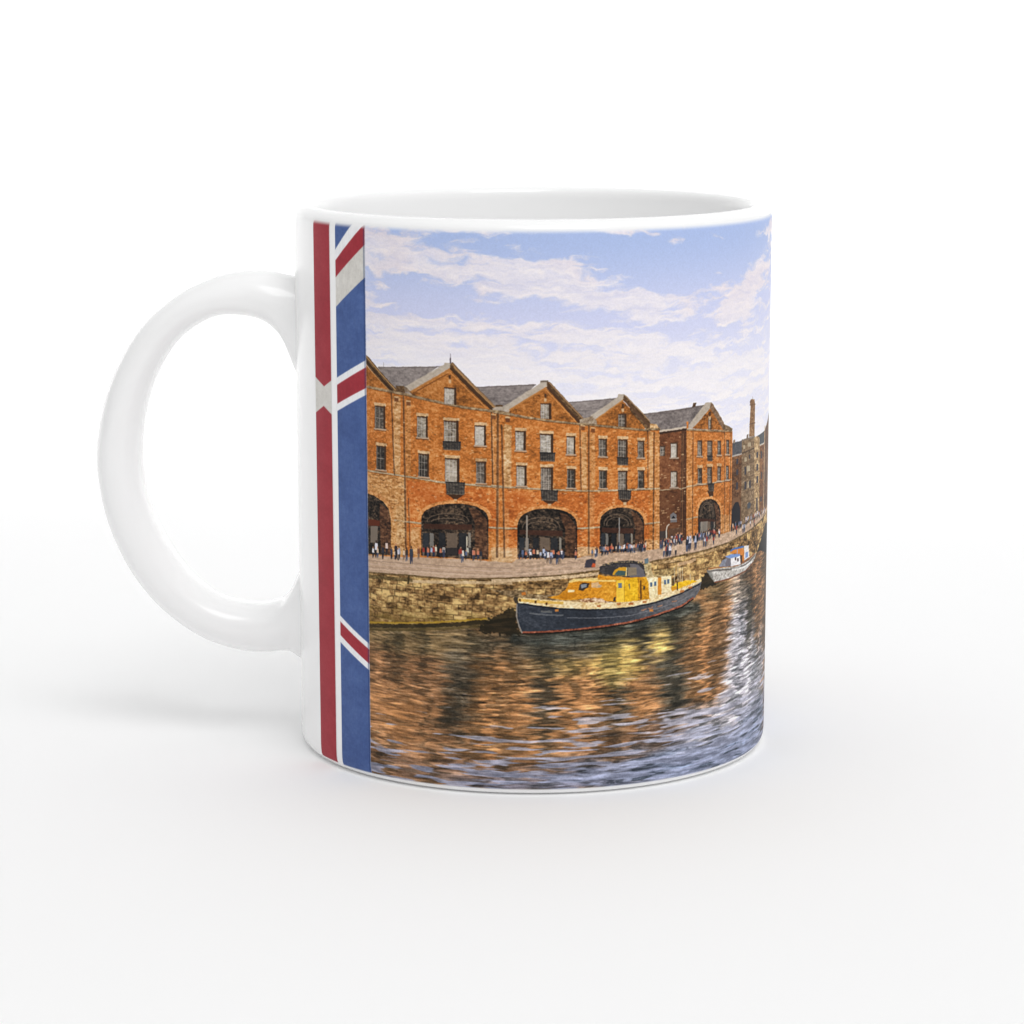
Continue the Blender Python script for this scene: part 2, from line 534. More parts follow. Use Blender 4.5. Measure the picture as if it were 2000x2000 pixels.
# gables: brick triangle, copings, cornice
fill(T(3, (90, 200), (400, 545), (90, 475)), GABLE)
fill(T(3, (88, 80), (130, 112), (485, 520), (480, 545), (400, 560), (88, 180)), WOOD)
stroke(T(3, (100, 105), (470, 525)), 2.2, C(176, 136, 88))
stroke(T(3, (95, 150), (430, 540)), 4, C(58, 42, 30))
stroke(T(3, (90, 200), (395, 540)), 1.6, C(200, 140, 80))
fill(T(3, (1165, 240), (640, 550), (700, 605), (1350, 745), (1730, 790), (1690, 760)), GABLE)
fill(T(3, (590, 548), (575, 490), (1080, 205), (1080, 185), (1170, 185), (1180, 230), (680, 525), (640, 550)), COPE)
stroke(T(3, (650, 555), (1160, 262)), 3.2, C(178, 120, 66))
stroke(T(3, (700, 560), (1130, 320)), 1.6, C(110, 66, 34))
fill(T(3, (1160, 190), (1185, 178), (1750, 750), (1760, 775), (1680, 790), (1150, 265)), WOOD)
stroke(T(3, (1180, 195), (1750, 765)), 2, C(164, 128, 90))
stroke(T(3, (1165, 250), (1690, 775)), 5.5, C(72, 50, 34))
stroke(T(3, (1200, 235), (1730, 770)), 1.6, C(200, 150, 96))
stroke(T(3, (1150, 300), (1610, 750)), 1.6, C(206, 142, 80))
stroke(T(3, (1158, 190), (1158, 120)), 2.4, C(80, 70, 80))
stroke(T(3, (1158, 120), (1158, 70)), 1.0, C(120, 110, 120))
stroke(T(3, (318, 235), (318, 180)), .9, C(150, 140, 140))
fill(T(3, (480, 475), (570, 475), (590, 560), (470, 545)), WOOD)
fill(T(3, (1730, 710), (1800, 715), (1830, 780), (1730, 770)), WOOD)

fill(T(4, (685, 240), (180, 550), (700, 648), (1115, 692), (1090, 640)), GABLE)
fill(T(4, (145, 515), (150, 475), (610, 185), (615, 152), (710, 152), (722, 195), (300, 470), (200, 525)), COPE)
stroke(T(4, (200, 535), (690, 232)), 3, C(180, 120, 64))
fill(T(4, (700, 160), (735, 168), (1165, 630), (1165, 660), (1095, 690), (690, 240)), WOOD)
stroke(T(4, (725, 175), (1165, 645)), 2, C(160, 124, 88))
stroke(T(4, (705, 232), (1110, 680)), 5, C(76, 52, 36))
stroke(T(4, (690, 270), (1060, 665)), 1.4, C(206, 142, 80))
stroke(T(4, (620, 160), (712, 156)), 3, C(112, 98, 86))
fill(T(4, (60, 455), (140, 455), (165, 540), (60, 540)), WOOD)

fill(T(4, (1645, 400), (1300, 640), (1330, 705), (1932, 770), (1930, 690)), GABLE)
fill(T(4, (1240, 640), (1245, 590), (1585, 355), (1590, 322), (1670, 318), (1680, 350), (1660, 385), (1290, 650)), COPE)
stroke(T(4, (1290, 655), (1655, 392)), 2.4, C(184, 126, 70))
fill(T(4, (1660, 325), (1690, 340), (1932, 590), (2000, 690), (2000, 710), (1932, 710), (1650, 390)), WOOD)
fill(T(5, (0, 195), (275, 530), (265, 560), (205, 565), (0, 335)), WOOD)
stroke(T(4, (1665, 385), (1940, 680), (1985, 720)), 4, C(92, 66, 48))
stroke(T(4, (1680, 340), (1990, 660)), 1.6, C(166, 134, 100))
fill(T(5, (255, 500), (330, 500), (380, 570), (250, 580)), STONE)

fill(T(5, (1005, 300), (780, 560), (1180, 580), (1165, 520)), GABLE)
fill(T(5, (730, 560), (735, 520), (950, 235), (1030, 228), (1035, 260), (1008, 305), (785, 560)), COPE)
fill(T(5, (1020, 232), (1035, 240), (1180, 480), (1195, 560), (1170, 575), (1005, 300)), pal((90, 66, 48), (136, 108, 84), (176, 150, 124), 1, .2, .1))
fill(T(5, (1180, 498), (1292, 560), (1285, 592), (1175, 590)), FARS)
fill(T(5, (712, 470), (735, 470), (735, 560), (712, 560)), BRICK)

fill(T(3, (470, 470), (600, 490), (720, 600), (470, 580)), WOOD, alpha=.6)
fill(T(4, (10, 500), (60, 480), (180, 470), (230, 520), (200, 575), (20, 560)), COPE, alpha=.9)
fill(T(4, (1110, 640), (1165, 620), (1260, 600), (1320, 650), (1330, 715), (1110, 700)), pal((110, 90, 70), (158, 138, 116), (196, 180, 160), 1, .3, .2))
CORN = pal((92, 72, 52), (150, 124, 92), (206, 180, 140), 1.0, .5, .2)
for k, pts, w in [(3, [(88, 478), (430, 548), (480, 560), (590, 578), (700, 606), (1350, 748), (1780, 800), (1932, 830)], 4.5),
                  (4, [(30, 545), (170, 566), (700, 652), (1120, 695), (1330, 712), (1932, 772), (1990, 778)], 3.6),
                  (5, [(205, 570), (380, 565)], 4), (5, [(718, 572), (1180, 590), (1285, 588)], 3)]:
    stroke(T(k, *pts), w, CORN)
    stroke(T(k, *[(x, y + 16) for x, y in pts]), 1.3, C(70, 46, 28), alpha=.5)
for k, pts, w in [(3, [(110, 1535), (460, 1590), (700, 1625), (1050, 1685), (1400, 1715), (1760, 1745), (1932, 1752)], 3.2),
                  (4, [(0, 1465), (160, 1482), (600, 1512), (1200, 1536), (1600, 1526), (1932, 1515)], 2.8),
                  (5, [(200, 1320), (375, 1312)], 3.2), (5, [(712, 1290), (860, 1268), (1000, 1250), (1200, 1215), (1275, 1200)], 2.4),
                  (6, [(420, 610), (790, 655)], 3), (6, [(1640, 705), (1932, 725)], 2.6), (7, [(0, 450), (330, 462)], 2.6),
                  (7, [(1080, 462), (1370, 448)], 2.8), (5, [(190, 1760), (375, 1735)], 3), (5, [(710, 1700), (855, 1668)], 2.2),
                  (5, [(372, 1335), (710, 1305)], 1.6)]:
    stroke(T(k, *pts), w, pal((130, 112, 88), (182, 162, 130), (222, 204, 172), 1, .3, .2))
    stroke(T(k, *[(x, y + 14) for x, y in pts]), 1.1, C(96, 62, 36), alpha=.45)

# pilasters and drain pipes
for k, x0, y0, x1, y1, c, a in [(3, 442, 600, 530, 1580, STONE, .75), (3, 600, 640, 660, 1600, STONE, .35), (3, 1830, 960, 1925, 1740, STONE, .8),
                                (4, 160, 700, 232, 1480, STONE, .6), (4, 1132, 790, 1200, 1530, STONE, .7), (4, 1242, 800, 1300, 1530, STONE, .45),
                                (4, 1240, 1560, 1290, 2100, STONE, .3), (5, 245, 600, 290, 1300, STONE, .7), (5, 322, 610, 372, 2100, STONE, .45),
                                (5, 715, 600, 780, 2050, STONE, .35), (6, 480, 440, 590, 1060, STONE, .6), (6, 660, 700, 780, 1080, STONE, .6),
                                (6, 1640, 1000, 1932, 1140, STONE, .6), (7, 0, 700, 330, 880, PALE, .6), (7, 1080, 690, 1350, 820, PALE, .7),
                                (7, 170, 200, 220, 700, STONE, .3), (8, 190, 600, 370, 740, STONE, .7), (5, 1140, 1640, 1275, 1880, STONE, .5), (3, 1690, 840, 1740, 1700, STONE, .3)]:
    fill(T(k, (x0, y0), (x1, y0 + 8), (x1, y1 + 8), (x0, y1)), c, jit=1.8, alpha=a)
for k, x0, y0, x1, y1, w in [(3, 415, 555, 452, 1590, 3.2), (3, 568, 600, 598, 2520, 4.4), (3, 1672, 800, 1690, 1710, 2.8), (3, 1755, 815, 1745, 2630, 5),
                             (3, 1802, 960, 1838, 2630, 3.6), (4, 1110, 700, 1125, 1530, 2.6), (4, 1222, 710, 1222, 2330, 3.6), (5, 225, 580, 228, 1310, 2.2),
                             (5, 305, 600, 292, 2180, 3.6), (5, 795, 600, 785, 2050, 2.6), (5, 1190, 600, 1192, 1850, 2.2), (5, 655, 620, 640, 2100, 2.5),
                             (5, 1272, 600, 1250, 1860, 2.6), (4, 0, 720, 16, 1440, 2), (6, 630, 340, 650, 960, 2.4)]:
    stroke(T(k, (x0, y0), (x1, y1)), w * .9, PIPE, alpha=.68)
    stroke(T(k, (x0 + 16, y0), (x1 + 16, y1)), 1.1, C(206, 150, 100), alpha=.5)
for k, x, y in [(3, 480, 640), (3, 630, 690), (3, 1700, 860), (3, 1880, 890), (4, 200, 640), (4, 1150, 740), (4, 1275, 770)]:
    fill(T(k, (x - 26, y - 20), (x + 26, y - 12), (x + 26, y + 34), (x - 26, y + 28)), C(104, 62, 38), alpha=.8)
    fill(T(k, (x - 30, y - 36), (x + 30, y - 28), (x + 30, y - 14), (x - 30, y - 22)), C(212, 182, 140), alpha=.8)


# stray pale and burnt bricks
brs = np.random.default_rng(5)
for k, x0, y0, x1, y1, n_ in [(3, 120, 860, 1750, 2500, 400), (4, 180, 790, 1990, 2300, 460), (5, 0, 620, 360, 2100, 90), (5, 720, 620, 1270, 2000, 170), (5, 380, 640, 700, 2050, 90), (3, 120, 1600, 580, 2400, 150)]:
    for _ in range(n_):
        x, y = x0 + (x1 - x0) * brs.random(), y0 + (y1 - y0) * brs.random()
        (u, v), = T(k, (x, y))
        w, h = 2.2 + 4 * brs.random(), 1.3 + 1.4 * brs.random()
        c = C(236, 200, 150) if brs.random() < .55 else C(96, 56, 30)
        fill([(u, v), (u + w, v), (u + w, v + h), (u, v + h)], c, .8, .25 + .35 * brs.random())


# windows
def window(k, x0, y0, x1, y1, sl=0.06, tone=0, cols=2, rows=2, lint=1, sill=1, deep=.16):
    d = (x1 - x0) * sl
    w = x1 - x0
    if lint:
        fill(T(k, (x0 - 10, y0 - 44), (x1 + 12, y0 - 44 + d), (x1 + 14, y0 - 6 + d), (x0 - 10, y0 - 6)), PALE, alpha=.8)
    fill(T(k, (x0 - 4, y0 - 6), (x1 + 4, y0 - 6 + d), (x1 + 4, y1 + d), (x0 - 4, y1)), C(78, 56, 42))
    g = [pal((90, 80, 68), (154, 142, 126), (200, 188, 172), 1, .3, .5, .05), pal((58, 54, 50), (104, 94, 84), (160, 148, 136), 1, .3, .4),
         pal((34, 32, 32), (66, 60, 54), (126, 114, 100), 1, .3, .3), pal((112, 102, 92), (182, 172, 158), (220, 210, 198), .9, .3, .3)][tone]
    xr = x1 - w * deep
    fill(T(k, (x0 + 4, y0 + 12), (xr, y0 + 12 + d), (xr, y1 - 2 + d), (x0 + 4, y1 - 4)), g, jit=.5)
    bar = C(196, 186, 174) if tone in (1, 2) else C(206, 200, 196)
    for i in range(1, cols):
        x = x0 + 4 + (xr - x0 - 4) * i / cols
        stroke(T(k, (x, y0 + 12), (x, y1)), .9, bar, .3, .65)
    for i in range(1, rows):
        y = y0 + 12 + (y1 - y0 - 12) * i / rows
        stroke(T(k, (x0 + 4, y), (xr, y + d * .8)), 1.0, bar, .3, .65)
    stroke(T(k, (x0 + 4, y0 + 10), (x0 + 4, y1)), 1.3, bar, .3, .6)
    stroke(T(k, (x1 - w * deep * .5, y0), (x1 - w * deep * .5, y1 + d)), max(w * deep / 6.44 * .8, 1), C(66, 46, 32), .4)
    if sill:
        stroke(T(k, (x0 - 14, y1 + 4), (x1 + 14, y1 + 6 + d)), 3.0, C(186, 172, 156), .5, .7)
        stroke(T(k, (x0 - 14, y1 + 20), (x1 + 14, y1 + 22 + d)), 1.2, C(74, 48, 34), .5, .8)


def balcony(k, x0, y0, x1, y1, cone=0, sl=.04):
    d = (x1 - x0) * sl
    fill(T(k, (x0, y0), (x1, y0 + d), (x1 - 10, y1 + d), (x0 + 14, y1)), pal((36, 34, 34), (74, 68, 62), (118, 108, 98), .9, .3, .2), jit=.5)
    stroke(T(k, (x0, y0 + 4), (x1, y0 + 4 + d)), 1.8, C(40, 38, 38), .4)
    stroke(T(k, (x0 + 14, y1 - 4), (x1 - 10, y1 - 4 + d)), 2.2, C(112, 98, 84), .4)
    for i in range(7):
        x = x0 + 6 + (x1 - x0 - 12) * i / 6
        stroke(T(k, (x, y0), (x, y1)), .8, C(34, 32, 34), .3, .8)
    if cone:
        xm = (x0 + x1) / 2 + 8
        fill(T(k, (x0 - 10, y1 - 20), (x0 + 20, y1), (x1 - 14, y1 + d), (xm + 20, y1 + cone), (xm - 30, y1 + cone)), C(50, 36, 28), alpha=.85)
        stroke(T(k, (xm - 6, y1 + cone), (xm - 6, y1 + cone + 42)), 6, C(208, 186, 150), .7, .8)


window(3, 210, 725, 335, 1005, .14, 1); window(3, 230, 1225, 345, 1520, .14, 2)
window(3, 740, 855, 870, 1118, .08, 0); window(3, 760, 1328, 885, 1612, .1, 2, 3, 3)
window(3, 1078, 912, 1258, 1200, .07, 0, 4, 3, sill=0); window(3, 1092, 1385, 1268, 1700, .05, 0, 3, 2, sill=0)
window(3, 1466, 972, 1602, 1222, .05, 3, 2, 3); window(3, 1484, 1428, 1602, 1695, .04, 1, 2, 2)
window(3, 1082, 495, 1228, 700, .08, 3, 3, 3, 0, 0); balcony(3, 1060, 1168, 1290, 1275); balcony(3, 1098, 1680, 1340, 1835, 62)
window(4, 302, 785, 428, 1026, .04, 3, 2, 4, deep=.2); window(4, 316, 1220, 438, 1472, .04, 0, 2, 2, deep=.2)
window(4, 612, 822, 770, 1060, .04, 3, 3, 3, sill=0); window(4, 622, 1245, 770, 1530, .02, 1, 4, 3, sill=0)
window(4, 946, 852, 1050, 1076, .03, 0, 2, 2); window(4, 952, 1266, 1052, 1500, .01, 2, 2, 2)
window(4, 618, 436, 748, 628, .05, 0, 3, 2, 0, 0, .22); balcony(4, 604, 1050, 800, 1158); balcony(4, 620, 1525, 835, 1655, 46)
window(4, 1350, 885, 1448, 1102, .03, 1, 2, 2); window(4, 1356, 1280, 1448, 1503, .0, 2, 2, 2)
window(4, 1590, 893, 1706, 1110, .03, 1, 3, 3, sill=0); window(4, 1592, 1288, 1702, 1540, .0, 1, 3, 3, sill=0)
window(4, 1840, 908, 1916, 1118, .02, 1, 1, 2); window(4, 1842, 1282, 1916, 1503, -.02, 2, 1, 2)
window(4, 1595, 570, 1692, 728, .04, 1, 2, 3, 0, 0, .2); balcony(4, 1575, 1112, 1720, 1208); balcony(4, 1592, 1528, 1755, 1640, 40)
window(5, 515, 742, 598, 928, -.05, 3, 2, 2, 0); window(5, 380, 780, 442, 905, -.05, 1, 2, 2, 0, 0); window(5, 515, 1098, 596, 1300, -.05, 0, 2, 2, 0)
window(5, 852, 714, 905, 905, .02, 1, 1, 2, 0); window(5, 976, 716, 1034, 905, .0, 1, 2, 3, 0, 0); window(5, 1105, 716, 1142, 892, -.03, 1, 1, 2, 0); window(5, 1216, 708, 1246, 884, -.05, 1, 1, 2, 0)
window(5, 856, 1062, 905, 1252, -.02, 2, 1, 2, 1); window(5, 976, 1048, 1030, 1262, -.02, 1, 2, 2, 1, 0); window(5, 1102, 1042, 1140, 1218, -.08, 1, 1, 2, 1); window(5, 1210, 1032, 1240, 1205, -.08, 1, 1, 2, 0)
window(5, 988, 435, 1024, 565, .0, 0, 1, 2, 0, 0, .3); balcony(5, 968, 900, 1042, 965); balcony(5, 980, 1252, 1062, 1350, 60, -.05)
for k, x, y in [(3, 1152, 360), (4, 676, 335), (4, 1650, 465), (5, 1004, 370)]:
    fill(T(k, (x - 14, y - 24), (x + 14, y - 24), (x + 14, y + 26), (x - 14, y + 24)), C(74, 50, 34))
    fill(T(k, (x - 16, y + 36), (x + 16, y + 36), (x + 14, y + 78), (x - 12, y + 78)), C(216, 188, 150), alpha=.8)
fill(T(5, (508, 1740), (510, 1640), (545, 1612), (585, 1640), (592, 1735)), C(112, 108, 108))
fill(T(5, (520, 1690), (545, 1655), (580, 1690)), C(30, 30, 34))
stroke(T(5, (505, 1700), (590, 1696)), 2, C(160, 150, 142))
fill(T(5, (372, 1850), (470, 1840), (470, 2080), (372, 2100)), C(54, 52, 54), alpha=.8)
fill(T(5, (490, 1820), (640, 1800), (640, 2060), (490, 2070)), C(84, 62, 48), alpha=.7)
stroke(T(8, (458, 620), (458, 490), (470, 430), (495, 410)), 2.2, C(206, 196, 180), .4)


# arches
def archpts(k, xl, xr, ytop, yspr, ybl, ybr, ex=0.5, n=18):
    xm, r = (xl + xr) / 2, (xr - xl) / 2
    pts = [(xl, ybl)]
    for i in range(n + 1):
        a = math.pi - math.pi * i / n
        ca, sa = math.cos(a), math.sin(a)
        pts.append((xm + r * math.copysign(abs(ca) ** .92, ca), yspr - (yspr - ytop) * abs(sa) ** .9))
    pts.append((xr, ybr))
    return pts


def arch(k, xl, xr, ytop, yspr, ybl, ybr, band=46):
    P = archpts(k, xl - band, xr + band, ytop - band * .9, yspr, yspr, yspr)
    fill(T(k, *P), pal((156, 96, 50), (216, 148, 86), (240, 196, 142), 1.2, .2, .1), alpha=.85)
    fill(T(k, *archpts(k, xl, xr, ytop, yspr, ybl, ybr)), ARCHD, jit=.8)
    w = xr - xl
    # right reveal: brown brick lit at a slant
    Q = [(xl + w * .70, ytop + (yspr - ytop) * .22), (xl + w * .85, ytop + (yspr - ytop) * .38), (xr - w * .02, yspr), (xr - 6, ybr - 8), (xl + w * .80, ybl - 20), (xl + w * .80, yspr + 40)]
    fill(T(k, *Q), pal((46, 32, 26), (92, 62, 44), (132, 94, 68), 1.1, .5, .3), alpha=.95)
    # inner vault ribs
    for s in (.62, .5):
        R_ = archpts(k, xl + w * (.4 - s / 2), xl + w * (.4 + s / 2), ytop + w * (.52 - s * .6), yspr + 30, yspr + 40, yspr + 40)
        stroke(T(k, *R_[1:-1]), 1.6, C(112, 94, 78), .8, .75)
    fill(T(k, (xl + w * .04, yspr + 50), (xl + w * .76, yspr + 60), (xl + w * .76, yspr + 130), (xl + w * .04, yspr + 110)), C(70, 42, 32), alpha=.8)
    yb = min(ybl, ybr)
    h = yb - yspr
    for (a, b, c_) in [(.03, .12, (46, 50, 56)), (.13, .19, (128, 124, 118)), (.26, .36, (34, 36, 40)), (.38, .54, (112, 96, 82)), (.56, .68, (40, 42, 46)), (.70, .74, (150, 142, 130))]:
        fill(T(k, (xl + w * a, yspr + h * .36), (xl + w * b, yspr + h * .38), (xl + w * b, yb - 10), (xl + w * a, yb - 10)), C(*c_), alpha=.85)
    fill(T(k, (xl + w * .03, yspr + h * .78), (xl + w * .76, yspr + h * .78), (xl + w * .76, yb), (xl + w * .03, yb)), C(26, 26, 30), alpha=.7)


# first, half-hidden arch
fill(T(6, *[(x, y) for x, y in [(108, 225), (215, 262), (330, 335), (410, 440), (450, 570), (455, 640), (108, 640)]]), pal((150, 90, 46), (208, 146, 88), (230, 184, 130), 1.2, .2, .1), alpha=.8)
fill(T(6, (110, 275), (200, 310), (310, 380), (380, 470), (408, 600), (412, 1060), (110, 1040)), ARCHD, jit=.8)
fill(T(6, (270, 400), (370, 480), (405, 600), (410, 1050), (285, 1000), (270, 600)), pal((46, 32, 26), (92, 62, 44), (132, 94, 68), 1.1, .5, .3))
fill(T(6, (120, 600), (270, 620), (270, 690), (120, 680)), C(92, 44, 28)); fill(T(6, (155, 690), (245, 690), (240, 900), (155, 900)), C(120, 108, 96))
arch(6, 790, 1635, 408, 610, 1060, 1110); arch(7, 325, 1075, 212, 430, 830, 835); arch(7, 1362, 1918, 200, 400, 760, 745, 40)
arch(5, 858, 1140, 1445, 1640, 1900, 1880, 30)
fill(T(8, (890, 380), (975, 370), (975, 540), (880, 550)), C(146, 136, 124), alpha=.8)
stroke(T(7, (1606, 330), (1606, 660)), 2, C(150, 146, 142), .4); stroke(T(7, (445, 300), (445, 820)), 3.4, C(142, 130, 118), .5)
stroke(T(6, (1365, 820), (1365, 960)), 2.4, C(200, 190, 170), .4)

# ---- quay
PAVE = pal((152, 126, 104), (190, 160, 134), (218, 192, 168), .5, .7, .2)
bp = [(6, 100, 1050), (6, 430, 1075), (6, 800, 1085), (6, 1300, 1100), (6, 1640, 1130), (6, 1932, 1150), (7, 330, 842), (7, 1080, 832), (7, 1350, 775), (7, 1932, 735),
      (8, 190, 740), (8, 372, 715), (8, 710, 600), (8, 850, 570), (8, 1140, 535), (8, 1275, 500), (8, 1400, 440), (8, 1560, 345), (8, 1700, 225)]
top = [T(k, (x, y))[0] for k, x, y in bp]
lo = [(6, 100, 1262), (6, 600, 1300), (6, 1100, 1345), (7, 330, 1078), (7, 800, 1052), (7, 1350, 985), (7, 1932, 905), (8, 280, 872), (8, 600, 806), (8, 1000, 716), (8, 1250, 630), (8, 1500, 485), (8, 1640, 360), (8, 1700, 280)]
low = [T(k, (x, y))[0] for k, x, y in lo]
ext = [(low[-1][0] + 60, low[-1][1] - 10), (uE, low[-1][1] - 20)]
fill(top + [(uE, top[-1][1] - 10)] + [(uE, low[-1][1] - 20)] + low[::-1], PAVE)
for dy, c, a, w in [(60, (150, 124, 106), .6, 2), (100, (206, 178, 158), .6, 2), (140, (156, 128, 110), .5, 1.5), (160, (210, 184, 160), .6, 2.5)]:
    stroke(T(6, (100, 1060 + dy), (800, 1108 + dy), (1500, 1150 + dy), (1932, 1160 + dy)), w, C(*c), 1.5, a)
    stroke(T(7, (300, 880 + dy), (800, 860 + dy * .9), (1350, 810 + dy)), w, C(*c), 1.5, a * .8)

# quay wall
wl = [(0, 715, 1219), (0, 850, 1219), (0, 950, 1212), (0, 1100, 1190), (0, 1300, 1150), (0, 1372, 1132), (8, 960, 1040), (8, 1200, 960), (8, 1560, 790), (8, 1640, 730), (8, 1700, 600)]
wat = [T(k, (x, y))[0] for k, x, y in wl]
wallc = pal((58, 46, 20), (132, 104, 58), (206, 176, 124), 0.2, .1, .2, 0)
NW1 = vnoise(U, V, 15, 9, 41)
NW2 = vnoise(U, V, 26, 7, 42)
# coursed rubble: rows of stones with their own tone and dark joints
VW = V + 3 * vnoise(U, V, 40, 30, 43) + 1.2 * N8
row = np.floor(VW / 11)
sh = (row * 37.7) % 23
cw = 22 + 9 * np.sin(row * 2.3)
cid = np.floor((U + sh * 3) / cw)
hsh = np.mod(np.sin(row * 12.9898 + cid * 78.233) * 43758.5453, 1.0)
fu = np.mod((U + sh * 3) / cw, 1) * cw
fv = np.mod(VW / 11, 1) * 11
joint = np.clip(1 - np.minimum(np.minimum(fu, cw - fu), np.minimum(fv, 11 - fv)) / 1.5, 0, 1)
tw = (hsh - .5) * .9 + .7 * NW1 + .45 * N3 + .35 * N2 + .3 * N30 + .5 * NB + .12
wcol = mix(mix(C(152, 116, 72), C(66, 48, 26), np.clip(-tw, 0, 1)), C(224, 190, 126), np.clip(tw * .9, 0, 1))
wcol = mix(wcol, C(44, 34, 20), joint * np.clip(.36 + .5 * N8, 0, .8))
damp = ss(.35, 1, (V - low[0][1]) / (wat[0][1] - low[0][1]))
wcol = mix(wcol, C(96, 76, 30), np.clip(damp * (.45 + .6 * NW2), 0, .7))
poly = low + [(uE, low[-1][1] - 20), (uE, wat[-1][1])] + wat[::-1]
fill(poly, lambda sl: wcol[sl])
lowin = [(u, v + 1) for u, v in low]
stroke(lowin, 3.2, pal((70, 54, 32), (110, 88, 58), (150, 124, 90), 1, .3, .2), .8)
stroke(T(6, (640, 1385), (1000, 1392), (1450, 1400), (1932, 1405)), 6, pal((150, 120, 84), (208, 178, 136), (232, 210, 176), .8, .3, .2), 1, .85)
stroke(T(7, (0, 1125), (400, 1110), (930, 1075), (1000, 1070), (1350, 1030)), 6, pal((170, 140, 104), (218, 190, 152), (236, 214, 180), .8, .3, .2), 1, .9)
stroke(T(8, (290, 905), (600, 860), (1000, 750), (1250, 660)), 5, pal((130, 104, 66), (184, 150, 104), (220, 190, 150), 1.2, .3, .2), 1, .8)
stroke(T(8, (600, 920), (760, 880), (830, 850)), 6, C(214, 178, 140), 1.4, .7)
stroke(T(6, (130, 1320), (600, 1365), (680, 1370)), 7, pal((66, 54, 30), (100, 84, 52), (140, 118, 76), 1, .3, .2), 1, .8)
stroke(T(6, (640, 1310), (625, 1420)), 4, C(52, 42, 22), 1, .8)
stroke([(u, v - 4) for u, v in wat[:3]], 3.4, C(176, 140, 44), 1.5, .75)
stroke([(u, v - 0) for u, v in wat[:3]], 3, C(44, 36, 16), 1.5, .9)

# people and lamps on the quay
prs = np.random.default_rng(21)
SHIRT = [(228, 224, 226), (206, 200, 206), (60, 62, 78), (44, 46, 58), (196, 120, 90), (92, 104, 132), (150, 60, 50), (212, 186, 160), (40, 40, 46), (170, 178, 200)]


def person(u, v, h, shirt=None):
    c = C(*(shirt if shirt is not None else SHIRT[prs.integers(len(SHIRT))]))
    w = h * .24
    leg = C(*[(50, 56, 76), (40, 40, 46), (76, 84, 106), (120, 100, 84)][prs.integers(4)])
    fill([(u - w * .42, v - h * .5), (u + w * .42, v - h * .5), (u + w * .3, v), (u + w * .06, v - h * .2), (u - w * .1, v), (u - w * .36, v)], leg, .5, .9)
    fill([(u - w * .42, v - h * .84), (u + w * .42, v - h * .84), (u + w * .52, v - h * .45), (u - w * .5, v - h * .45)], c, .6, .95)
    fill([(u - w * .2, v - h), (u + w * .2, v - h), (u + w * .24, v - h * .86), (u - w * .22, v - h * .86)], C(*[(190, 134, 100), (90, 64, 48), (60, 44, 40)][prs.integers(3)]), .3, .95)


def crowd(k, x0, y0, x1, y1, n, h, spread=10):
    for i in range(n):
        t = prs.random()
        (u, v), = T(k, (x0 + (x1 - x0) * t, y0 + (y1 - y0) * t + prs.random() * spread))
        person(u, v, h * (.9 + .25 * prs.random()))


for x, y, h, c in [(228, 1090, 33, (226, 224, 232)), (310, 1110, 27, (50, 52, 60)), (358, 1050, 26, (222, 200, 190)), (475, 1115, 31, (40, 38, 50)), (512, 1120, 27, (150, 156, 176)),
                   (608, 1135, 26, (60, 54, 54)), (668, 1170, 34, (52, 60, 72)), (760, 1110, 24, (120, 74, 54)), (1310, 1150, 27, (226, 214, 200)), (1372, 1090, 22, (190, 186, 170)), (1450, 1130, 24, (196, 140, 130)), (1540, 1140, 23, (46, 48, 56)), (1075, 1095, 24, (226, 218, 210)), (975, 1075, 22, (216, 206, 186))]:
    (u, v), = T(6, (x, y))
    person(u, v, h, c)
crowd(6, 820, 1075, 1120, 1090, 7, 20); crowd(6, 1260, 1100, 1560, 1120, 5, 20); crowd(7, 350, 835, 1060, 835, 13, 19, 20)
crowd(7, 660, 900, 900, 905, 5, 24); crowd(7, 1260, 830, 1480, 790, 7, 18); crowd(7, 1480, 770, 1932, 745, 22, 17)
crowd(8, 0, 760, 200, 740, 9, 18, 20); crowd(8, 380, 720, 660, 640, 22, 20, 30); crowd(8, 380, 820, 580, 800, 7, 22, 10); crowd(8, 710, 750, 830, 730, 4, 30); crowd(8, 840, 620, 1130, 560, 26, 17, 20)
crowd(8, 880, 700, 1090, 660, 6, 20); crowd(6, 120, 1080, 700, 1120, 8, 20); crowd(7, 340, 845, 1060, 845, 12, 15, 10); crowd(7, 1360, 765, 1932, 735, 24, 13, 16); crowd(8, 380, 700, 1130, 545, 40, 13, 26); crowd(8, 1270, 500, 1400, 450, 12, 15, 20); crowd(8, 1330, 540, 1460, 500, 5, 18); crowd(8, 1440, 400, 1700, 270, 34, 14, 40); crowd(8, 1500, 450, 1570, 430, 6, 14)
fill(T(7, (1165, 955), (1190, 860), (1260, 840), (1310, 860), (1300, 950)), C(62, 58, 66)); fill(T(7, (1255, 950), (1270, 900), (1310, 905), (1305, 950)), C(190, 84, 50))

# ---- water
Y0 = wat[0][1]
wmask_pts = wat + [(uE, wat[-1][1]), (uE, HT + 5), (T(0, (715, 1219))[0][0] - 2, HT + 5)]
depth = np.clip((V - Y0) / (HT - Y0), 0, 1)
VR = V + 2.2 * vnoise(U, V, 50, 12, 50)
f1 = fbm(U, VR, 34, 3.6, 51, 3, .7)
f2 = .8 * fbm(U, VR, 66, 8, 52, 3, .5) + .34 * fbm(U, VR, 36, 3.6, 57, 2, .6)
rip = f1 * (1 - ss(.25, .8, depth)) + f2 * ss(.15, .8, depth)
hw = U + 22 * vnoise(U, V, 70, 4.5, 53) * (.4 + depth) + 10 * vnoise(U, V, 30, 2.6, 54)
vw = V + 12 * vnoise(U, V, 50, 8, 55)
wsum = np.full_like(U, .05)
acc = np.ones((HT, W, 1), np.float32) * C(128, 88, 52) * .05
